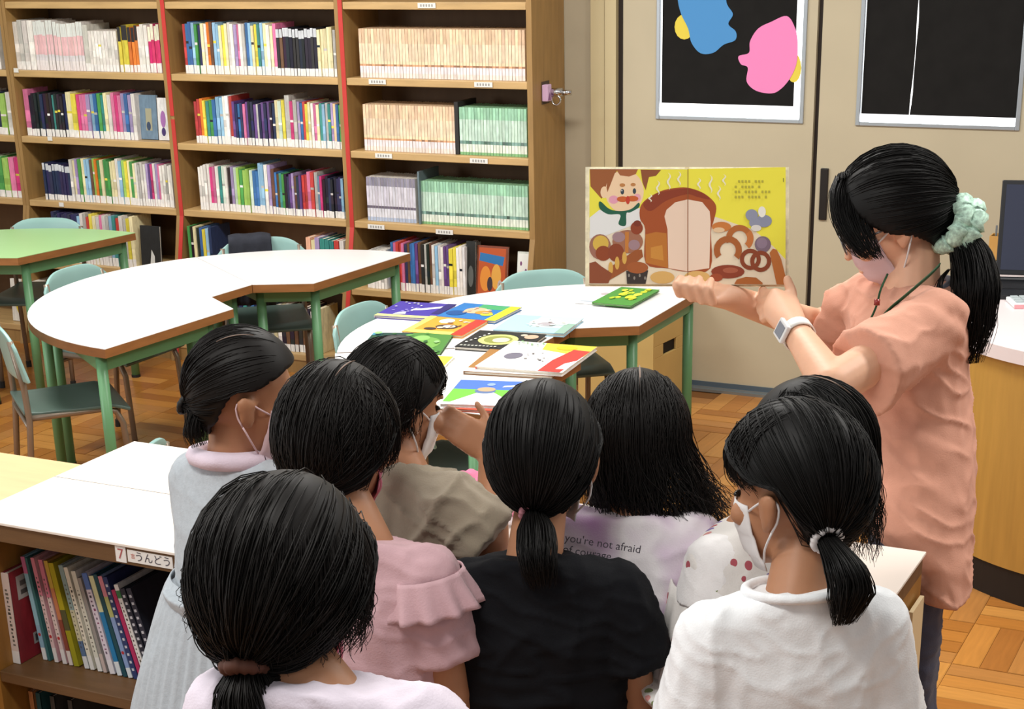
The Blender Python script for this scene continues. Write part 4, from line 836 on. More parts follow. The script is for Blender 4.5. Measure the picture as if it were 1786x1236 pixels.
def hair_cap(h, rad, parent, m, name='hair'):
    nu, nv = 72, 40; P = []; ok = []
    for j in range(nv+1):
        for i in range(nu):
            a = 2*math.pi*i/nu; z = math.cos(math.pi*j/nv); s_ = math.sin(math.pi*j/nv); d = npa(math.sin(a)*s_, math.cos(a)*s_, z)
            az = (math.degrees(a)+180) % 360-180; hl = hairline(az)+.0; ok.append(z > hl)
            if z <= hl: zz = hl; ss = math.sqrt(max(0, 1-zz*zz)); d = npa(math.sin(a)*ss, math.cos(a)*ss, zz)
            P.append(d)
    Q = ellp(h, np.array(P), rad, .975); fs = []
    for j in range(nv):
        for i in range(nu):
            a, b, c, d = j*nu+i, j*nu+(i+1) % nu, (j+1)*nu+(i+1) % nu, (j+1)*nu+i
            if sum((ok[a], ok[b], ok[c], ok[d])) >= 2: fs.append((a, d, c, b))
    me = bpy.data.meshes.new(name); me.from_pydata(Q.tolist(), [], fs); me.polygons.foreach_set('use_smooth', [True]*len(fs)); me.validate()
    o = add_mesh(name, me, m, parent, .006); return o
def tied_paths(h, rad, tie, n, seed, lift=.006, part=None):
    R = np.random.RandomState(seed); tie = unit(npa(*tie)); out = []; t = np.linspace(0, 1, 12)
    D = rnd_dirs(n, seed=seed)
    for i, d in enumerate(D):
        if i % 3 == 0:    # start at the hairline so the edge is combed back
            az = R.uniform(-180, 180); z = hairline(az)+.02; s_ = math.sqrt(max(0, 1-z*z)); d = npa(math.sin(math.radians(az))*s_, math.cos(math.radians(az))*s_, z)
        q = slerp(d, tie, t)
        for j in range(len(q)):
            azj = math.degrees(math.atan2(q[j][0], q[j][1])); lo = hairline(azj)+.01+.05*R.rand()
            if q[j][2] < lo and j < 10: q[j][2] = lo; q[j] = unit(q[j])
        b = R.uniform(0, lift)/.09; wob = .006*np.sin(t*3.1)*R.normal()
        f = 1+b*np.sin(math.pi*np.minimum(1, t*1.05+.06))+.012*noise.noise(Vector(d*6+seed))
        P = ellp(h, q, rad)*1.; c = h.w(*HC); P = c+(P-c)*f[:, None] if np.ndim(f) else P
        out.append(P)
    return out
def catmull(pts, n):
    P = np.array(pts, float); P = np.vstack([2*P[0]-P[1], P, 2*P[-1]-P[-2]]); out = []
    m = len(P)-3
    for k in range(n):
        x = k/(n-1)*m; i = min(int(x), m-1); t = x-i; a, b, c, d = P[i:i+4]
        out.append(.5*(2*b+(c-a)*t+(2*a-5*b+4*c-d)*t*t+(3*b-a-3*c+d)*t**3))
    return np.array(out)
def tail_paths(pts, rads, n, seed, jl=.15, nseg=16, wav=.004):
    R = np.random.RandomState(seed); C = catmull(pts, nseg); rr = np.interp(np.linspace(0, 1, nseg), np.linspace(0, 1, len(rads)), rads); out = []
    T = unit(C[-1]-C[0]); a = unit(np.cross(T, npa(.3, .8, .1))); b = np.cross(T, a)
    for _ in range(n):
        q = R.uniform(0, 6.28); m = math.sqrt(R.uniform(0, 1)); L = max(6, int(nseg*(1-R.uniform(0, jl)))); ph = R.uniform(0, 6.28, 2); t = np.linspace(0, 1, nseg)
        P = C+(rr*m)[:, None]*(math.cos(q)*a+math.sin(q)*b)+wav*t[:, None]*(np.sin(t*6+ph[0])[:, None]*a+np.sin(t*7+ph[1])[:, None]*b)
        out.append(P[:L])
    return out
def loose_paths(h, rad, n, seed, az0, az1, length, part_x=0., lift=.006, p1=92, wav=.006, inward=.1, p0=None, lenvar=.25, flare=None):
    R = np.random.RandomState(seed); out = []; c = h.w(*HC)
    for _ in range(n):
        az = math.radians(R.uniform(az0, az1)); d0 = unit(npa(part_x*.6+.12*math.sin(az)+R.normal()*.03, R.uniform(-.5, .35), 1.0))
        if p0: d0 = npa(math.sin(az)*math.sin(math.radians(p0)), math.cos(az)*math.sin(math.radians(p0)), math.cos(math.radians(p0)))
        p1r = math.radians(p1+R.normal()*4); d1 = npa(math.sin(az)*math.sin(p1r), math.cos(az)*math.sin(p1r), math.cos(p1r))
        t = np.linspace(0, 1, 11); q = slerp(d0, d1, t); P = ellp(h, q, rad); f = 1+R.uniform(0, lift)/.09*np.sin(t*1.6); P = c+(P-c)*f[:, None]
        L = length*(1-lenvar*R.uniform(0, 1)); m = 12; s_ = np.linspace(0, 1, m)[1:]; e = P[-1]; tan = unit(P[-1]-P[-2]); out_h = unit((e-c)*npa(1, 1, 0)); ph = R.uniform(0, 6.28, 3)
        D = e+(-UP)*(L*s_)[:, None]+tan*(.02*np.sin(s_*1.5))[:, None]*npa(1, 1, 0)-out_h*(inward*L*s_**1.5)[:, None]+wav*(s_[:, None])*np.stack([np.sin(s_*6+ph[0]), np.sin(s_*7+ph[1]), 0*s_], 1)
        if flare is not None: D = D+np.array(flare)*(s_**1.3)[:, None]*R.uniform(.3, 1)
        out.append(np.vstack([P, D]))
    return out
def put_hair(paths, m, parent, r=.001, name='hair_strands', sides=3):
    o = add_mesh(name, strands(paths, r, sides), m, parent); return o
def parting(h, rad, x, y0, y1, parent, w=.0035, f=1.05):
    me = MB(); pts = []
    for k in range(11):
        y = y0+(y1-y0)*k/10; pts.append(unit(npa(x, y, math.sqrt(max(.05, 1-x*x-y*y)))))
    P = ellp(h, np.array(pts), rad, f); wv = w*h.k*.6
    me.grid(lambda u, v: P[int(round(v*10))]+h.r*((u-.5)*2*wv*math.sin(math.pi*min(.98, max(.06, v)))), 2, 10, .001); me.build('hair_parting', PARTM, parent, world=True)
def scrunchie(path_c, axis, R_, r_, m, parent, name='hair_tie', bump=.15):
    axis = unit(axis); a = unit(np.cross(axis, npa(.2, .9, .3))); b = np.cross(axis, a); mb = MB()
    mb.tube([path_c+R_*(1+bump*.3*math.sin(q*7))*(math.cos(q)*a+math.sin(q)*b)+axis*bump*.2*R_*math.sin(q*5) for q in np.linspace(0, 2*math.pi, 40)], [r_*(1+bump*math.sin(k*2.4)) for k in range(40)], 10, cap=False); return mb.build(name, m, parent, smooth=True, world=True)
def mask(h, m, parent, strap_m=None, drop=0.):
    mb = MB()
    def mf(u, v):
        az = math.radians((u-.5)*2*62); z = -.105+.1*v-drop*0; w = math.sin(math.pi*v)
        rx = .066+.004*w; ry = .092+.016*w*math.cos(az); yo = -.004-.028*(1-v)*.6
        return h.w(math.sin(az)*rx*(1-.18*(1-v)), yo+math.cos(az)*ry*(1-.06*(1-v)), z+.004*math.sin(v*18))
    mb.grid(mf, 20, 12, .002); o = mb.build('face_mask', m, parent, smooth=True, world=True)
    for s_ in (-1, 1):
        b = MB()
        for v0 in (.92, .1):
            p = mf(.5+s_*.5, v0); e = h.w(s_*.079, -.012, .016 if v0 > .5 else -.035); mid = (p+e)/2+h.r*s_*.008*h.k; b.tube(catmull([p, mid, e], 7), .0018*h.k, 6)
        b.tube(catmull([h.w(s_*.08, -.012, .016), h.w(s_*.081, -.026, .004), h.w(s_*.079, -.022, -.018), h.w(s_*.079, -.012, -.035)], 8), .0018*h.k, 6)
        b.build('ear_loop', strap_m or m, o, smooth=True, world=True if False else False) if False else None
        bb = b; L = parent.location; bb.v = [(p[0]-L.x, p[1]-L.y, p[2]-L.z) for p in bb.v]; q = bb.build('ear_loop', strap_m or m, o, smooth=True)
    return o
def eyes(h, parent):
    for s_ in (-1, 1):
        b = MB(); c = h.w(s_*.031, .0715, .0)
        me = blob_hull(S(c, np.array((.011, .006, .005))*h.k, h.ax)); add_mesh('eye', me, EYE, parent)
        me = blob_hull(np.vstack([S(h.w(s_*.016, .0815, .026), np.array((.004, .002, .003))*h.k, h.ax), S(h.w(s_*.044, .0725, .028), np.array((.004, .002, .002))*h.k, h.ax)])); add_mesh('eyebrow', me, HAIR, parent)
def blob_hull(pts):
    bm = bmesh.new(); vs = [bm.verts.new(p) for p in pts]; g = bmesh.ops.convex_hull(bm, input=vs); dead = {e for e in g['geom_interior']+g['geom_unused'] if isinstance(e, bmesh.types.BMVert)}
    bmesh.ops.delete(bm, geom=[v for v in dead if v.is_valid], context='VERTS'); me = bpy.data.meshes.new('hull'); bm.to_mesh(me); bm.free(); me.polygons.foreach_set('use_smooth', [True]*len(me.polygons)); return me
def hand_prims(w, d, n, side, k=1., curl=25):
    """wrist w, finger direction d, back-of-hand normal n, side=+1 thumb towards d x n"""
    d = unit(d); n = unit(n-d*(n@d)); t = np.cross(d, n)*side; P = []
    kn = [w+k*(.082*d+t*o) for o in (.03, .01, -.01, -.029)]
    P.append(np.vstack([S(w, .02*k), S(w+t*.012*k, .017*k), S(w-t*.012*k, .017*k)]+[S(q, .0105*k) for q in kn]+[S(w+k*(.03*d+.03*t), .013*k), S(w+k*(.03*d-.028*t), .012*k)]))
    for q, L in zip(kn, (.068, .077, .071, .055)):
        a = q; ang = math.radians(curl*.6)
        for j, (fr, r) in enumerate(((.45, .0088), (.3, .008), (.25, .0072))):
            b = a+k*L*fr*(math.cos(ang)*d-math.sin(ang)*n); P.append(cap(a, r*k, b, (r-.0008)*k)); a = b; ang += math.radians(curl)
    a = w+k*(.02*d+.026*t); b = a+k*(.035*d+.032*t-.012*n); c = b+k*(.03*d+.012*t-.006*n); P += [cap(a, .013*k, b, .0105*k), cap(b, .01*k, c, .0085*k)]
    return P
def body_axes(yaw):
    y = math.radians(yaw); f = math.cos(y)*CF+math.sin(y)*CR; return f, unit(np.cross(f, UP))
GROUP = 'people gathered round the story reading'
class Kid:
    def __init__(s, label, head, neck, nd, yaw, sw=.125, hs=.97, arms=None, name='person', skin=SKIN, lean=0., eyes_=True, back=0., hands=None, drop=.045):
        s.h = HF(head[0], head[1], head[2], head[3], head[4] if len(head) > 4 else 0, hs); s.N = PD(neck, nd); s.f, s.r = body_axes(yaw); s.sw = sw; h = s.h
        foot = s.N-s.f*lean-npa(0, back, 0); s.t = thing(name, label, 'person', (foot[0], foot[1], 0), group=GROUP); s.skin = skin
        s.Z = s.N[2]; k = s.Z/1.02; s.k = k
        s.sh = [s.N-UP*drop*k+s.r*q*(sw-.02) for q in (-1, 1)]
        s.pel = npa(foot[0], foot[1], .58*k)
        s.arms = []
        for i, q in enumerate((-1, 1)):
            a = (arms or {}).get('LR'[i])
            if a is None:
                e = s.sh[i]+k*(-UP*.19+s.r*q*.035+s.f*.0); w = e+k*(-UP*.165+s.f*.05+s.r*q*.005); a = [s.sh[i], e, w]
            else: a = [s.sh[i]]+[PD(p[:2], p[2]) for p in a]
            s.arms.append(a)
        P = head_prims(h); P += [cap(s.N-UP*.03*k, .047*k, h.w(0, -.018, -.05), .041*k)]
        sp = [s.N-UP*.05*k, s.N*.55+s.pel*.45, s.pel]
        P += [np.vstack([S(s.sh[0], .042*k), S(s.sh[1], .042*k), S(sp[0]-UP*.06*k, (sw*.85, .075*k, .07*k), np.array([s.r, s.f, UP]))]), np.vstack([S(sp[0]-UP*.06*k, (sw*.85, .075*k, .07*k), np.array([s.r, s.f, UP])), S(sp[1], (.1*k, .075*k, .06*k), np.array([s.r, s.f, UP])), S(sp[2], (.115*k, .085*k, .07*k), np.array([s.r, s.f, UP]))])]
        for i, q in enumerate((-1, 1)):
            a = s.arms[i]; P += chain(a, [.036*k, .03*k, .022*k]); d = unit(a[2]-a[1]); n_ = unit(s.r*q+.01*s.f)
            if hands and 'LR'[i] in hands: d, n_ = hands['LR'[i]]
            P += hand_prims(a[2], d, n_, 1 if i else -1, .74*k)
            hip = s.pel+s.r*q*.06*k-UP*.03*k; kn = npa(hip[0], hip[1], .31*k)+s.f*.015; an = npa(hip[0], hip[1], .055*k)-s.f*.01
            P += chain([hip, kn, an], [.068*k, .045*k, .03*k]); P.append(np.vstack([S(npa(an[0], an[1], .028)-s.f*.02, (.026, .026, .026)), S(npa(an[0], an[1], .022)+s.f*.1, (.03, .03, .02))]))
        add_mesh('body', blob(P, .0055, 3), skin, s.t)
        if eyes_: eyes(h, s.t)
        # shoes
        for q in (-1, 1):
            hip = s.pel+s.r*q*.06*k; an = npa(hip[0], hip[1], 0)-s.f*.01
            add_mesh('shoe', blob([np.vstack([S(an-s.f*.025+UP*.036, (.034, .034, .034)), S(an+s.f*.11+UP*.03, (.036, .036, .028)), S(an+s.f*.02+UP*.05, .034)])], .007, 3, cuts=[(an+UP*.002, -UP, 1)]), mat('indoor_shoe_white', '#d9d6d0', .6), s.t)
    def ax(s): return np.array([s.r, s.f, UP])
    def shirt(s, m, length=.42, loose=.014, sleeve=.55, sl_r=.052, amp=.005, seed=1, hem_w=1.0, name='shirt', depth=.09, neck_r=.056, neck_cut=.004, neck_tilt=.012):
        k = s.k; A_ = s.ax(); sh = s.sh; c0 = s.N-UP*.13*k; c1 = s.N-UP*.28*k; c2 = s.N-UP*(length-.02)*k
        sw = s.sw+loose; ctr = lambda c, t: c+(s.pel-s.N)*npa(1, 1, 0)*t
        E1 = S(ctr(c0, .3), (sw*.95, depth*k, .075*k), A_); E2 = S(ctr(c1, .6), (sw*.92, (depth+.004)*k, .06*k), A_); q_ = np.linspace(0, 2*math.pi, 40, endpoint=False)[:, None]
        E3 = ctr(c2, 1)+sw*.95*hem_w*np.cos(q_)*s.r+(depth+.008)*hem_w*k*np.sin(q_)*s.f
        NR = s.N+UP*neck_cut*k+neck_r*k*(np.cos(q_)*s.r+.92*np.sin(q_)*s.f)+UP*neck_tilt*np.sin(q_)*-1*k
        P = [np.vstack([S(sh[0], (.043+loose*.4)*k), S(sh[1], (.043+loose*.4)*k), NR, E1]), np.vstack([E1, E2]), np.vstack([E2, E3])]; cuts = []
        for i in (0, 1):
            a = s.arms[i]
            if sleeve <= 0: continue
            if sleeve <= 1: e = a[0]+(a[1]-a[0])*sleeve; P.append(np.vstack([S(a[0], (.046+loose*.5)*k), disc(e, a[1]-a[0], sl_r*k)]))
            else: P.append(cap(a[0], (.046+loose*.5)*k, a[1], sl_r*k)); e = a[1]+(a[2]-a[1])*(sleeve-1); P.append(np.vstack([S(a[1], sl_r*k), disc(e, a[2]-a[1], sl_r*.9*k)]))
        s.shirt_o = add_mesh(name, blob(P, .006, 5, folder(amp, seed), cuts), m, s.t, .003); return s.shirt_o
    def skirt(s, m, z0, z1, r0, r1, pleats=0, amp=.0, name='skirt', fl=1.0, seed=0):
        k = s.k; b = MB()
        def f(u, v):
            a = u*2*math.pi; r_ = r0+(r1-r0)*v**fl; w = amp*v**.6*(math.sin(a*pleats) if pleats else 0)+.006*v*noise.noise(Vector((math.cos(a)*2+seed, math.sin(a)*2, v*2)))*2
            c = s.N*(1-min(1, (s.Z-(z0+(z1-z0)*v))/(s.Z-s.pel[2])))+s.pel*min(1, (s.Z-(z0+(z1-z0)*v))/(s.Z-s.pel[2]))
            return npa(c[0], c[1], 0)+(r_*1.12+w)*math.cos(a)*s.r+(r_*.9+w)*math.sin(a)*s.f+UP*(z0+(z1-z0)*v)
        b.grid(lambda u, v: f(1-u, v), 160 if pleats else 48, 24, .0); o = b.build(name, m, s.t, smooth=True, world=True); q = o.modifiers.new('cloth', 'SOLIDIFY'); q.thickness = .003; return o
    def collar(s, m, R_=.056, r_=.007, name='collar', dz=.0, tilt=.15, ry=.95):
        k = s.k; b = MB(); b.tube([s.N+UP*(dz*k+.012*k*-math.sin(q)*tilt*4)+k*R_*(math.cos(q)*s.r+ry*math.sin(q)*s.f) for q in np.linspace(0, 2*math.pi, 36)], r_*k, 8, cap=False); b.build(name, m, s.t, smooth=True, world=True)
    def trousers(s, m, r=.08, z1=.1, name='trousers'):
        k = s.k; P = [S(s.pel+UP*.02, (.13*k, .1*k, .09*k), s.ax())]; cuts = []
        for q in (-1, 1):
            hip = s.pel+s.r*q*.06*k; e = npa(hip[0], hip[1], z1); P.append(np.vstack([S(hip, r*k), disc(e, UP, r*.72*k)]))
        add_mesh(name, blob(P, .007, 4, folder(.004, 5), cuts), m, s.t, .003)
# ------------------------------------------------------------------ the children
HL0 = HL; HLT = ([0, 40, 62, 80, 106, 126, 150, 180], [.56, .45, .3, .14, .06, -.55, -.8, -.88])   # usual hairline / combed behind the ears
def cloth(name, col, wrinkle=.5, wscale=15., **kw):
    new = name not in MATS
    m = mat(name, col, kw.pop('rough', .85), .2, bump=kw.pop('bump', .12), bscale=kw.pop('bscale', 350), var=kw.pop('var', .05), vscale=kw.pop('vscale', 40), sheen=kw.pop('sheen', .1), **kw)
    if new and wrinkle:
        nt = m.node_tree; tc = nt.nodes.new('ShaderNodeTexCoord'); mp = nt.nodes.new('ShaderNodeMapping'); mp.inputs['Scale'].default_value = (1, 1, .45); nz = nt.nodes.new('ShaderNodeTexNoise'); nz.noise_type = 'RIDGED_MULTIFRACTAL'; nz.inputs['Scale'].default_value = wscale; nz.inputs['Detail'].default_value = 2.5; nz.inputs['Roughness'].default_value = .4; nz.inputs['Distortion'].default_value = .6
        bp = [n for n in nt.nodes if n.type == 'BUMP'][0]; b2 = nt.nodes.new('ShaderNodeBump'); b2.inputs['Strength'].default_value = wrinkle; b2.inputs['Distance'].default_value = .02
        nt.links.new(tc.outputs['Object'], mp.inputs[0]); nt.links.new(mp.outputs[0], nz.inputs['Vector']); nt.links.new(nz.outputs[0], b2.inputs['Height']); nt.links.new(b2.outputs[0], bp.inputs['Normal'])
    return m
WMASK = mat('white_mask_cloth', '#dedbdb', .8, .2); PMASK = mat('pink_mask_cloth', '#d9869c', .8, .2); LMASK = mat('pale_pink_mask_cloth', '#ddc3c8', .8, .2)
ELA = mat('brown_elastic', '#5a3528', .7)
RADK = HR*npa(1.1, 1.08, 1.14)
# child in the black shirt
HL = HLT
K = Kid('child from behind in black t-shirt, low ponytail with pink tie', ((948, 805), 2.69, 9, 4), (928, 966), 2.66, 5, .155, .99, drop=.068)
K.shirt(cloth('black_cotton', '#0b0c11', var=.1, sheen=0), .45, .018, .62, .07, .007, 3, 1.08, neck_r=.064, neck_cut=0)
K.trousers(cloth('dark_trousers', '#23242a')); mask(K.h, WMASK, K.t)
hair_cap(K.h, RADK, K.t, HAIR); tie = (-.06, -.62, -.78)
put_hair(tied_paths(K.h, RADK, tie, 1054, 3, .007), HAIR, K.t)
tp = ellp(K.h, unit(npa(*tie)), RADK, 1.0)[0]; d_ = [tp, PD((935, 935), 2.60), PD((938, 985), 2.58), PD((945, 1035), 2.60)]
put_hair(tail_paths(d_, [.016, .03, .034, .03, .02], 330, 4, .3), HAIR, K.t, name='ponytail'); scrunchie(tp, d_[1]-tp, .019, .006, mat('pink_hair_tie', '#c98a96', .7), K.t)
# front child, lower left
HL = HL0
K = Kid('child nearest the camera at lower left, untidy ponytail with brown tie', ((496, 1034), 1.93, 22, 8, 4), (565, 1196), 1.88, 18, .128, 1.03)
K.shirt(cloth('pale_lavender_cotton', '#ddd3e0'), .42, .022, .6, .064, .006, 7); K.trousers(cloth('grey_trousers', '#6a6c74')); mask(K.h, PMASK, K.t)
RF = HR*npa(1.12, 1.1, 1.18); hair_cap(K.h, RF, K.t, HAIRB); tie = (.03, -.70, -.71)
put_hair(tied_paths(K.h, RF, tie, 1054, 13, .012), HAIRB, K.t)
put_hair(loose_paths(K.h, RF, 420, 17, 110, 250, .055, 0, .006, 100, .006, .25, p0=60, lenvar=.4), HAIRB, K.t, .0009, 'nape_hair'); put_hair(loose_paths(K.h, RF, 190, 14, -140, -70, .075, 0, .008, 85, .014, .15, p0=35, lenvar=.7), HAIRB, K.t, .0009, 'side_strands'); put_hair(loose_paths(K.h, RF, 300, 15, 60, 170, .075, 0, .008, 92, .008, .2, p0=35, lenvar=.5), HAIRB, K.t, .0009, 'side_strands')
tp = ellp(K.h, unit(npa(*tie)), RF, 1.03)[0]; d_ = [tp, tp+npa(0, 0, -.03)-CF*.015, tp+npa(0, 0, -.1)-CF*.02+CR*.01, tp+npa(0, 0, -.19)+CR*.03]
put_hair(tail_paths(d_, [.02, .034, .04, .04, .025], 420, 16, .25, wav=.008), HAIRB, K.t, name='ponytail'); scrunchie(tp, d_[1]-tp, .02, .009, ELA, K.t)
# child in the pink ruffled shirt
K = Kid('child in pink shirt with ruffled sleeves, short black hair from behind', ((591, 775), 2.7, 24, 5), (645, 943), 2.66, 28, .122, 1.0)
PINK = cloth('dusty_pink_cotton', '#c4a0a6'); K.shirt(PINK, .43, .018, .68, .058, .005, 11); K.trousers(cloth('navy_shorts', '#33384a'), z1=.35, name='shorts'); mask(K.h, PMASK, K.t)
for i in (0, 1):   # ruffle over each shoulder
    a, e = K.arms[i][0], K.arms[i][1]; ax_ = unit(e-a); s1 = unit(np.cross(ax_, K.f)); s2 = np.cross(ax_, s1); b = MB()
    b.grid(lambda u, v: a+ax_*(-.01+.06*v)+(.06+.022*v+.007*math.sin(u*75+v)*v)*(math.cos(u*6.283)*s1+math.sin(u*6.283)*s2), 110, 8, .0); o = b.build('ruffle', PINK, K.t, smooth=True, world=True); q = o.modifiers.new('cloth', 'SOLIDIFY'); q.thickness = .003
RP = HR*npa(1.12, 1.08, 1.16); hair_cap(K.h, RP, K.t, HAIRB); put_hair(tied_paths(K.h, RP, (-.05, -.75, -.66), 952, 23, .009), HAIRB, K.t)
put_hair(loose_paths(K.h, RP, 420, 24, 60, 300, .035, .1, .01, 100, .004, .3), HAIRB, K.t); parting(K.h, RP, .25, -.45, .1, K.t, .002, 1.08)
# child in the grey dress
HL = HLT
K = Kid('child in grey sleeveless dress, side ponytail, at the left', ((428, 692), 2.98, 76, 8), (402, 800), 3.02, 30, .098, .98, back=.06)
GREY = cloth('grey_marl_knit', '#b4bcc3', var=.08, vscale=120); K.shirt(GREY, .24, .02, 0, amp=.003, seed=17, depth=.085, name='dress_bodice'); K.collar(cloth('lavender_collar', '#e2d2e0'), .06, .017, dz=.006); mask(K.h, LMASK, K.t)
K.skirt(GREY, K.Z-.215, .42, .108, .215, 44, .006, 'dress_skirt', .8)
RG = HR*npa(1.06, 1.04, 1.06); hair_cap(K.h, RG, K.t, HAIRB); tie = (.0, -.93, -.36); put_hair(tied_paths(K.h, RG, tie, 884, 33, .006), HAIRB, K.t)
tp = ellp(K.h, unit(npa(*tie)), RG, 1.02)[0]; d_ = [tp, PD((345, 715), 2.95), PD((340, 750), 2.95), PD((350, 785), 2.96)]
put_hair(tail_paths(d_, [.014, .022, .022, .014], 200, 34, .25), HAIRB, K.t, name='ponytail'); scrunchie(tp, d_[1]-tp, .017, .005, RUB, K.t); parting(K.h, RG, .35, -.5, .1, K.t, .0028, 1.07)
HL = HL0
# child in the beige shirt, one forearm raised
K = Kid('child in loose beige shirt raising one forearm towards the table', ((690, 708), 2.93, 54, 8), (712, 822), 2.92, 45, .115, .93, arms={'R': [(858, 955, 2.88), (858, 785, 2.96)]}, back=.06, hands={'R': (unit(-CR*.75+UP*.55), unit(-CF*.8+UP*.3))})
BEI = cloth('beige_cotton', '#9b907e'); K.shirt(BEI, .44, .034, .85, .072, .014, 21, 1.12); K.skirt(cloth('grey_green_skirt', '#6d6a5c'), .68, .36, .115, .16, 24, .005); mask(K.h, WMASK, K.t)
RB = HR*npa(1.06, 1.05, 1.1); hair_cap(K.h, RB, K.t, HAIRB); put_hair(tied_paths(K.h, RB, (0, -.8, -.6), 816, 43, .007), HAIRB, K.t); put_hair(loose_paths(K.h, RB, 480, 44, 85, 275, .05, 0, .008, 98, .004, .25), HAIRB, K.t); put_hair(loose_paths(K.h, RB, 300, 45, -70, 75, .035, 0, .006, 62, .003, .55), HAIRB, K.t, name='fringe')
# child in the tie-dye shirt, long loose hair
K = Kid('child in white and lavender shirt with long loose black hair', ((1110, 772), 2.84, 4, 6), (1100, 905), 2.80, 12, .118, .95, back=.07)
TD = cloth('white_lavender_tie_dye', '#e3dce2'); nt = TD.node_tree; bs = nt.nodes['Principled BSDF']
tc = nt.nodes.new('ShaderNodeTexCoord'); nz = nt.nodes.new('ShaderNodeTexNoise'); nz.inputs['Scale'].default_value = 7; rp = nt.nodes.new('ShaderNodeValToRGB'); rp.color_ramp.elements[0].position = .42; rp.color_ramp.elements[0].color = (*lin('#e6e1e4'), 1); rp.color_ramp.elements[1].position = .68; rp.color_ramp.elements[1].color = (*lin('#c08fc4'), 1)
nt.links.new(tc.outputs['Object'], nz.inputs['Vector']); nt.links.new(nz.outputs[0], rp.inputs[0]); nt.links.new(rp.outputs[0], bs.inputs['Base Color'])
K.shirt(TD, .36, .03, .85, .064, .007, 25, 1.05); K.trousers(cloth('pale_pink_shorts', '#d9b8b4'), z1=.35, name='shorts'); mask(K.h, WMASK, K.t)
RT = HR*npa(1.08, 1.06, 1.12); hair_cap(K.h, RT, K.t, HAIRB); put_hair(loose_paths(K.h, RT, 1200, 54, 70, 290, .22, 0, .01, 96, .02, -.0, lenvar=.5, flare=CR*.075), HAIRB, K.t, .0011); put_hair(tied_paths(K.h, RT, (0, -.9, -.4), 442, 55, .008), HAIRB, K.t); parting(K.h, RT, .04, -.75, .2, K.t, .0024, 1.07)
def back_text(K, body, px, dep, size, tiltz):
    me = text_mesh(body, size); p = PD(px, dep); e = unit(-CF*.97+UP*.25); rx_ = unit(CR*math.cos(tiltz)-UP*math.sin(tiltz)); ry_ = np.cross(e, rx_); R4 = Matrix((rx_, ry_, e)).transposed().to_4x4(); R4.translation = Vector(p); me.transform(R4)
    o = add_mesh('shirt_lettering', me, mat('ink_print', '#3c3540', .7), K.t); return o, p
TIE = K
# child in the flowered dress
K = Kid('child in white flowered dress with long hair, behind the white t-shirt', ((1408, 790), 2.80, -58, 6), (1308, 905), 2.74, -50, .125, .97, back=.14, lean=-.02)
FL = cloth('white_flowered_cloth', '#dedad6'); nt = FL.node_tree; bs = nt.nodes['Principled BSDF']; tc = nt.nodes.new('ShaderNodeTexCoord'); vo = nt.nodes.new('ShaderNodeTexVoronoi'); vo.inputs['Scale'].default_value = 46; rp = nt.nodes.new('ShaderNodeValToRGB'); rp.color_ramp.interpolation = 'CONSTANT'; e0 = rp.color_ramp.elements; e0[0].position = 0; e0[0].color = (1, 1, 1, 1); e0[1].position = .36; e0[1].color = (0, 0, 0, 1)
hs = nt.nodes.new('ShaderNodeValToRGB'); hs.color_ramp.interpolation = 'CONSTANT'; ee = hs.color_ramp.elements; ee[0].color = (*lin('#dedad6'), 1); ee[1].position = .45; ee[1].color = (*lin('#a8505a'), 1)
for ps, c_ in ((.6, '#7d6aa0'), (.72, '#7c8a5a'), (.84, '#c98a86')): q = ee.new(ps); q.color = (*lin(c_), 1)
mxn = nt.nodes.new('ShaderNodeMixRGB'); mxn.inputs[1].default_value = (*lin('#dedad6'), 1); nt.links.new(tc.outputs['Object'], vo.inputs['Vector']); nt.links.new(vo.outputs['Distance'], rp.inputs[0]); sep = nt.nodes.new('ShaderNodeSeparateColor'); nt.links.new(vo.outputs['Color'], sep.inputs[0]); nt.links.new(sep.outputs[0], hs.inputs[0]); nt.links.new(hs.outputs[0], mxn.inputs[2]); nt.links.new(rp.outputs[0], mxn.inputs[0]); nt.links.new(mxn.outputs[0], bs.inputs['Base Color'])
K.shirt(FL, .25, .012, 0, .062, .002, 29, name='dress_bodice')
for a in K.arms: add_mesh('dress_sleeve', blob([np.vstack([S(a[0]+UP*.004, .048), disc(a[0]+(a[1]-a[0])*.34, a[1]-a[0], .056)])], .006, 4, folder(.003, 3)), cloth('white_cotton', '#e8e6e6'), K.t, .003)
K.skirt(FL, K.Z-.085, .42, .118, .14, 26, .006, 'dress_skirt', .9); mask(K.h, WMASK, K.t)
RL = HR*npa(1.08, 1.06, 1.1); hair_cap(K.h, RL, K.t, HAIR); put_hair(loose_paths(K.h, RL, 800, 64, 60, 300, .19, 0, .012, 96, .014, -.02, lenvar=.35), HAIR, K.t, .0011); put_hair(tied_paths(K.h, RL, (0, -.9, -.4), 408, 65, .008), HAIR, K.t); parting(K.h, RL, -.02, -.7, .1, K.t, .0026, 1.07)
HL = HLT
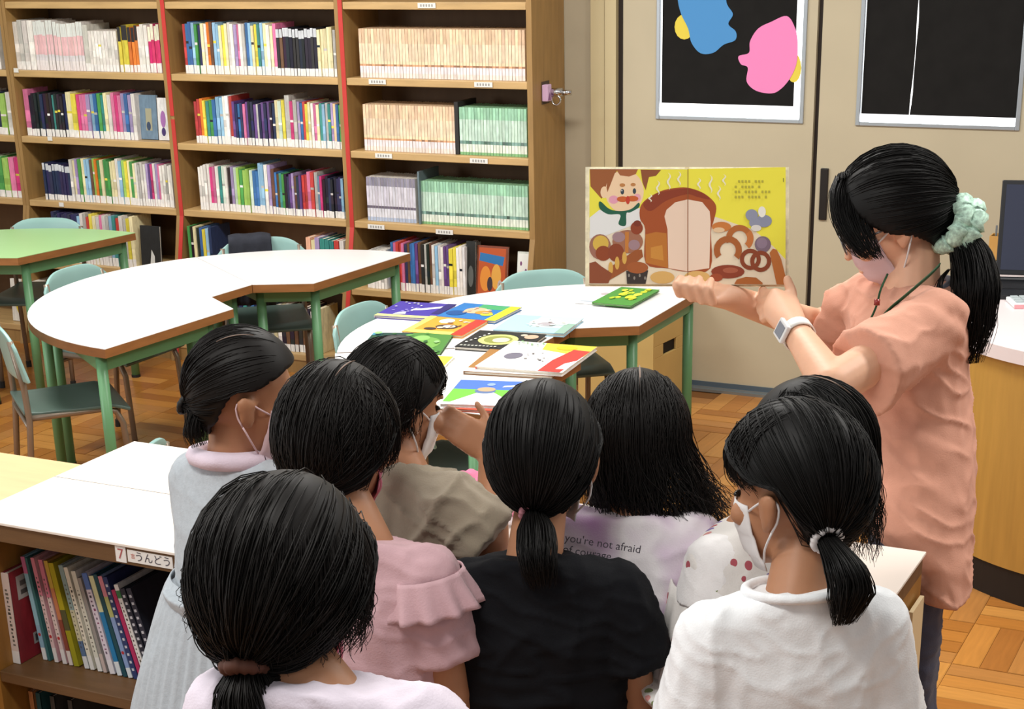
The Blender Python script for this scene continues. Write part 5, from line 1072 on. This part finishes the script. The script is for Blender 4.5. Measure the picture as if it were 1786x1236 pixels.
# child in the white t-shirt
K = Kid('child in white t-shirt at the right, head turned left, low ponytail', ((1385, 858), 2.5, -48, 6, 0), (1385, 1033), 2.46, -8, .14, 1.06, drop=.06)
WT = cloth('bright_white_cotton', '#f1f3f5'); K.shirt(WT, .46, .024, .8, .066, .0045, 37, 1.06, neck_r=.066); K.collar(WT, .07, .008, dz=.006, tilt=.22); K.trousers(cloth('grey_shorts', '#7a7c80'), z1=.3, name='shorts'); mask(K.h, WMASK, K.t)
RW = HR*npa(1.1, 1.08, 1.12); hair_cap(K.h, RW, K.t, HAIR); tie = (-.42, -.66, -.66); put_hair(tied_paths(K.h, RW, tie, 1088, 73, .008), HAIR, K.t); put_hair(loose_paths(K.h, RW, 330, 75, -75, 60, .05, 0, .006, 64, .003, .55), HAIR, K.t, name='fringe')
tp = ellp(K.h, unit(npa(*tie)), RW, 1.02)[0]; d_ = [tp, PD((1474, 992), 2.38), PD((1486, 1040), 2.38), PD((1466, 1100), 2.40)]
put_hair(tail_paths(d_, [.016, .03, .034, .012], 330, 76, .15), HAIR, K.t, name='ponytail'); scrunchie(tp, d_[1]-tp, .02, .006, WMASK, K.t)
back_text(TIE, "you're not afraid\nof courage.        ", (1050, 958), 2.69, .0185, .2)
# ------------------------------------------------------------------ the adult reading aloud
t = None
HL = ([0, 30, 50, 72, 92, 110, 135, 180], [.56, .5, .2, -.25, -.42, -.62, -.86, -.92])
hh = HF((1560, 384), 3.42, -80, 24, 0, 1.1); N = PD((1590, 510), 3.42)
bf = unit(-CR*.97+CF*.2); br = unit(np.cross(bf, UP)); AX = np.array([br, bf, UP])      # facing left; br points away from the camera
hipc = PD((1604, 872), 3.44); base = npa(hipc[0], hipc[1], 0)
t = thing('person', 'adult in pink tunic holding up an open picture book, green lanyard', 'person', base, group=GROUP); TE = t
shN, shF = PD((1628, 566), 3.30), PD((1520, 530), 3.56)
nA = [shN, PD((1452, 672), 3.14), PD((1388, 578), 3.30)]
fA = [shF, PD((1430, 572), 3.66), PD((1276, 520), 3.47)]
hip_z = hipc[2]
P = head_prims(hh)+[cap(N-UP*.02, .06, hh.w(0, -.02, -.05), .05)]
ch = PD((1588, 620), 3.42); wa = PD((1596, 740), 3.43)
E = lambda c, a, b, z: S(c, (a, b, z), AX)
P += [np.vstack([S(shN, .05), S(shF, .05), E(ch, .15, .095, .09)]), np.vstack([E(ch, .15, .095, .09), E(wa, .125, .085, .06)]), np.vstack([E(wa, .125, .085, .06), E(hipc+bf*.015, .14, .08, .08)])]
P += chain(nA, [.048, .041, .027])+chain(fA, [.048, .04, .027])
legs = []
for q in (-1, 1):
    hp = hipc+br*q*.085-UP*.02; kn = npa(hp[0], hp[1], .43)+bf*.02; an = npa(hp[0], hp[1], .08)-bf*.02; legs.append((hp, kn, an)); P += chain([hp, kn, an], [.07, .055, .04]); P.append(np.vstack([S(npa(an[0], an[1], .035)-bf*.03, .034), S(npa(an[0], an[1], .03)+bf*.14, (.04, .04, .026))]))
# far hand: four fingers wrap the lower edge of the book from the front
w = fA[2]; kn0 = []
FG = [((1243, 527), (1236, 505), (1240, 489)), ((1225, 524), (1216, 501), (1220, 486)), ((1206, 519), (1197, 499), (1202, 486)), ((1186, 512), (1180, 497), (1187, 485))]
pal = [S(w, .026), S(PD((1268, 512), 3.46), .02)]
for a, b, c in FG:
    A_, B_, C_ = PD(a, 3.39), PD(b, 3.365), PD(c, 3.39); pal.append(S(PD((a[0]+4, a[1]-2), 3.415), .0105)); P += [cap(A_, .0102, B_, .0096), cap(B_, .0096, C_, .0082)]
P.append(np.vstack(pal)); P += [cap(PD((1255, 505), 3.46), .014, PD((1225, 490), 3.475), .011), cap(PD((1225, 490), 3.475), .011, PD((1205, 470), 3.48), .009)]
# near hand: thumb in front of the corner, fingers curl behind it
w = nA[2]; pal = [S(w, .027), S(PD((1372, 556), 3.33), .022)]
for (a, b, c) in (((1352, 512, 3.37), (1335, 512, 3.43), (1330, 505, 3.48)), ((1345, 525, 3.36), (1330, 526, 3.42), (1326, 518, 3.48)), ((1341, 538, 3.35), (1328, 541, 3.41), (1326, 534, 3.47)), ((1343, 550, 3.34), (1333, 555, 3.39), (1332, 550, 3.45))):
    A_, B_, C_ = PD(a[:2], a[2]), PD(b[:2], b[2]), PD(c[:2], c[2]); pal.append(S(A_, .0125)); P += [cap(A_, .0115, B_, .0105), cap(B_, .0105, C_, .009)]
pal.append(S(PD((1382, 525), 3.36), .013)); P.append(np.vstack(pal)); P += [cap(PD((1380, 530), 3.36), .0135, PD((1380, 508), 3.375), .0115), cap(PD((1380, 508), 3.375), .0115, PD((1373, 487), 3.385), .009)]
add_mesh('body', blob(P, .0045, 2), SKINA, t); eyes(hh, t)
# tunic
TUN = cloth('salmon_jersey', '#d39a83', var=.04)
hem = PD((1644, 1018), 3.42); ctrl = [(PD((1600, 700), 3.43), .155, .108), (PD((1606, 800), 3.43), .16, .108), (PD((1598, 888), 3.43), .17, .115), (PD((1640, 960), 3.42), .15, .062)]
q_ = np.linspace(0, 2*math.pi, 40, endpoint=False)[:, None]
NR = N+UP*-.012+.083*np.cos(q_)*br+.078*np.sin(q_)*bf-UP*.03*np.sin(q_)
TP = [np.vstack([S(shN, .062), S(shF, .062), NR, E(ch, .165, .112, .09)])]
prev = E(ch, .165, .112, .09)
for c, a, b in ctrl: cur = E(c, a, b, .05); TP.append(np.vstack([prev, cur])); prev = cur
TP.append(np.vstack([prev, hem+.14*np.cos(q_)*br+.055*np.sin(q_)*bf]))
for a in (nA, fA):
    e = a[0]+(a[1]-a[0])*.7; TP.append(np.vstack([S(a[0], .066), disc(e-UP*.012, a[1]-a[0]+UP*.06, .083)]))
def tfold(c):
    p = Vector((c[0]*9, c[1]*9, c[2]*9)); d_ = (c-hipc); s_ = d_@unit(bf*.5-UP*.9)
    w_ = math.sin(s_*95+6*noise.noise(p*.5)); m_ = max(0, .35+1.3*noise.noise(p*.45))
    r2 = max(0., 1-2.6*abs(noise.noise(Vector((c[0]*13+c[2]*20, c[1]*13, c[2]*9)))))
    return .0045*w_*m_+.006*r2*r2+.005*noise.noise(p*.6)
add_mesh('tunic', blob(TP, .0055, 4, tfold), TUN, t, .003)
b = MB(); b.tube([N+UP*-.004+.08*math.cos(q)*br+.074*math.sin(q)*bf-UP*.03*math.sin(q) for q in np.linspace(math.pi*.95, math.pi*2.05, 24)], .007, 8); b.build('inner_shirt_collar', cloth('grey_inner_shirt', '#7d7f8c'), t, smooth=True, world=True)
PANT = cloth('slate_trousers', '#474a5c'); TPp = [E(hipc-UP*.03+bf*.02, .135, .075, .07)]
for hp, kn, an in legs: TPp += [np.vstack([S(hp+bf*.02, .075), S(kn, .074), ]), np.vstack([S(kn, .074), disc(npa(an[0], an[1], .09), UP, .065)])]
add_mesh('trousers', blob(TPp, .007, 4, folder(.006, 9)), PANT, t, .003)
for hp, kn, an in legs:
    a0 = npa(an[0], an[1], 0); add_mesh('shoe', blob([np.vstack([S(a0-bf*.04+UP*.042, .04), S(a0+bf*.15+UP*.035, (.043, .043, .032)), S(a0+bf*.02+UP*.06, .04)])], .008, 3), mat('dark_shoe', '#3a3634', .6), t)
# hair, ponytail and scrunchie
RA = HR*npa(1.12, 1.12, 1.1); hair_cap(hh, RA, t, HAIR); tie = (0, -.97, -.25)
put_hair(tied_paths(hh, RA, tie, 1200, 83, .006), HAIR, t)
tp = ellp(hh, unit(npa(*tie)), RA, 1.05)[0]
d_ = [PD((1668, 398), 3.37), PD((1692, 440), 3.36), PD((1703, 505), 3.34), PD((1698, 575), 3.36), PD((1688, 650), 3.38)]
put_hair(tail_paths(d_, [.024, .04, .047, .042, .01], 620, 84, .22, 20, .01), HAIR, t, .0011, 'ponytail')
put_hair(tail_paths([PD((1655, 470), 3.36), PD((1640, 490), 3.34), PD((1640, 515), 3.33), PD((1665, 540), 3.33)], [.004, .008, .006], 26, 85, .2), HAIR, t, name='loose_lock')
fr = []
for sd, off, n_ in ((86, 0, 150), (87, 14, 150), (88, 30, 130), (89, 46, 90)):
    fr += tail_paths([hh.w(-.02+off*.0006, .055, .105), PD((1472+off*.7, 305), 3.40), PD((1457+off, 345), 3.37), PD((1466+off, 395), 3.35), PD((1494+off*.8, 438), 3.34), PD((1520+off*.5, 455), 3.34)], [.026, .018, .014, .011, .008, .003], n_, sd, .45, 18, .005)
put_hair(fr, HAIR, t, .001, 'fringe')
SCR = mat('mint_print_fabric', '#b7d6c4', .85, .2, var=.5, vscale=130)
for k_, (px_, R_, r_) in enumerate((((1660, 392), .043, .018), ((1682, 398), .037, .02))):
    scrunchie(PD(px_, 3.37), unit(CR*.8-UP*.35+CF*.1), R_, r_, SCR, t, 'scrunchie', .3)
mask(hh, LMASK, t, WMASK)
# glasses temple, lanyard, watch
b = MB(); b.tube([hh.w(-.068, .09, .004), hh.w(-.082, .03, .006), hh.w(-.081, -.012, .006)], .0022, 6); b.tube([hh.w(-.033+.027*math.cos(q), .1, .002+.02*math.sin(q)) for q in np.linspace(0, 6.28, 18)], .0018, 6, cap=False); b.tube([hh.w(.033+.027*math.cos(q), .1, .002+.02*math.sin(q)) for q in np.linspace(0, 6.28, 18)], .0018, 6, cap=False); b.build('eyeglasses', mat('glasses_metal', '#6d6a6a', .3, metal=.7), t, smooth=True, world=True)
LAN = mat('green_lanyard_webbing', '#1f4a2c', .8); b = MB()
path = catmull([PD((1640, 462), 3.33), PD((1622, 480), 3.285), PD((1580, 516), 3.255), PD((1545, 546), 3.27), PD((1520, 580), 3.32), PD((1502, 620), 3.36)], 30)
b.grid(lambda u, v: path[int(round(v*29))]+unit(npa(.3, -.5, .8))*(u-.5)*.011, 2, 29, .002); b.build('lanyard', LAN, t, world=True)
b = MB(); b.tube(catmull([PD((1548, 478), 3.36), PD((1536, 505), 3.33), PD((1528, 535), 3.34), PD((1512, 570), 3.36)], 14), .0022, 6); b.build('cord', LAN, t, smooth=True, world=True)
b = MB(); b.tube([PD((1530, 522), 3.325), PD((1529, 532), 3.325)], .006, 8); b.build('pendant', mat('red_bead', '#8c2f2a', .3), t, smooth=True, world=True)
wdir = unit(nA[2]-nA[1]); wc = nA[2]-wdir*.012; wn = unit(-CF*.75-CR*.65+UP*.1); wn = unit(wn-wdir*(wn@wdir)); wt = np.cross(wdir, wn); b = MB()
b.grid(lambda u, v: wc+wdir*(v-.5)*.026+.033*(math.cos(u*6.283)*wn+1.0*math.sin(u*6.283)*wt), 28, 3, .003); b.build('watch_strap', mat('white_watch_strap', '#dedbd6', .5), t, smooth=True, world=True)
b = MB(); RW_ = np.array([wdir, wt, wn]).T; b.box(-.021, .021, -.019, .019, .031, .041, 0, None, RW_, wc); wo = b.build('watch_case', mat('white_watch_case', '#d9d9d9', .35), t, world=True, bevel=.003)
b = MB(); b.box(-.015, .015, -.013, .013, .0412, .0418, 0, None, RW_, wc); L_ = t.location; b.v = [(p[0]-L_.x, p[1]-L_.y, p[2]-L_.z) for p in b.v]; b.build('watch_face', mat('watch_grey', '#7d828c', .25), wo)
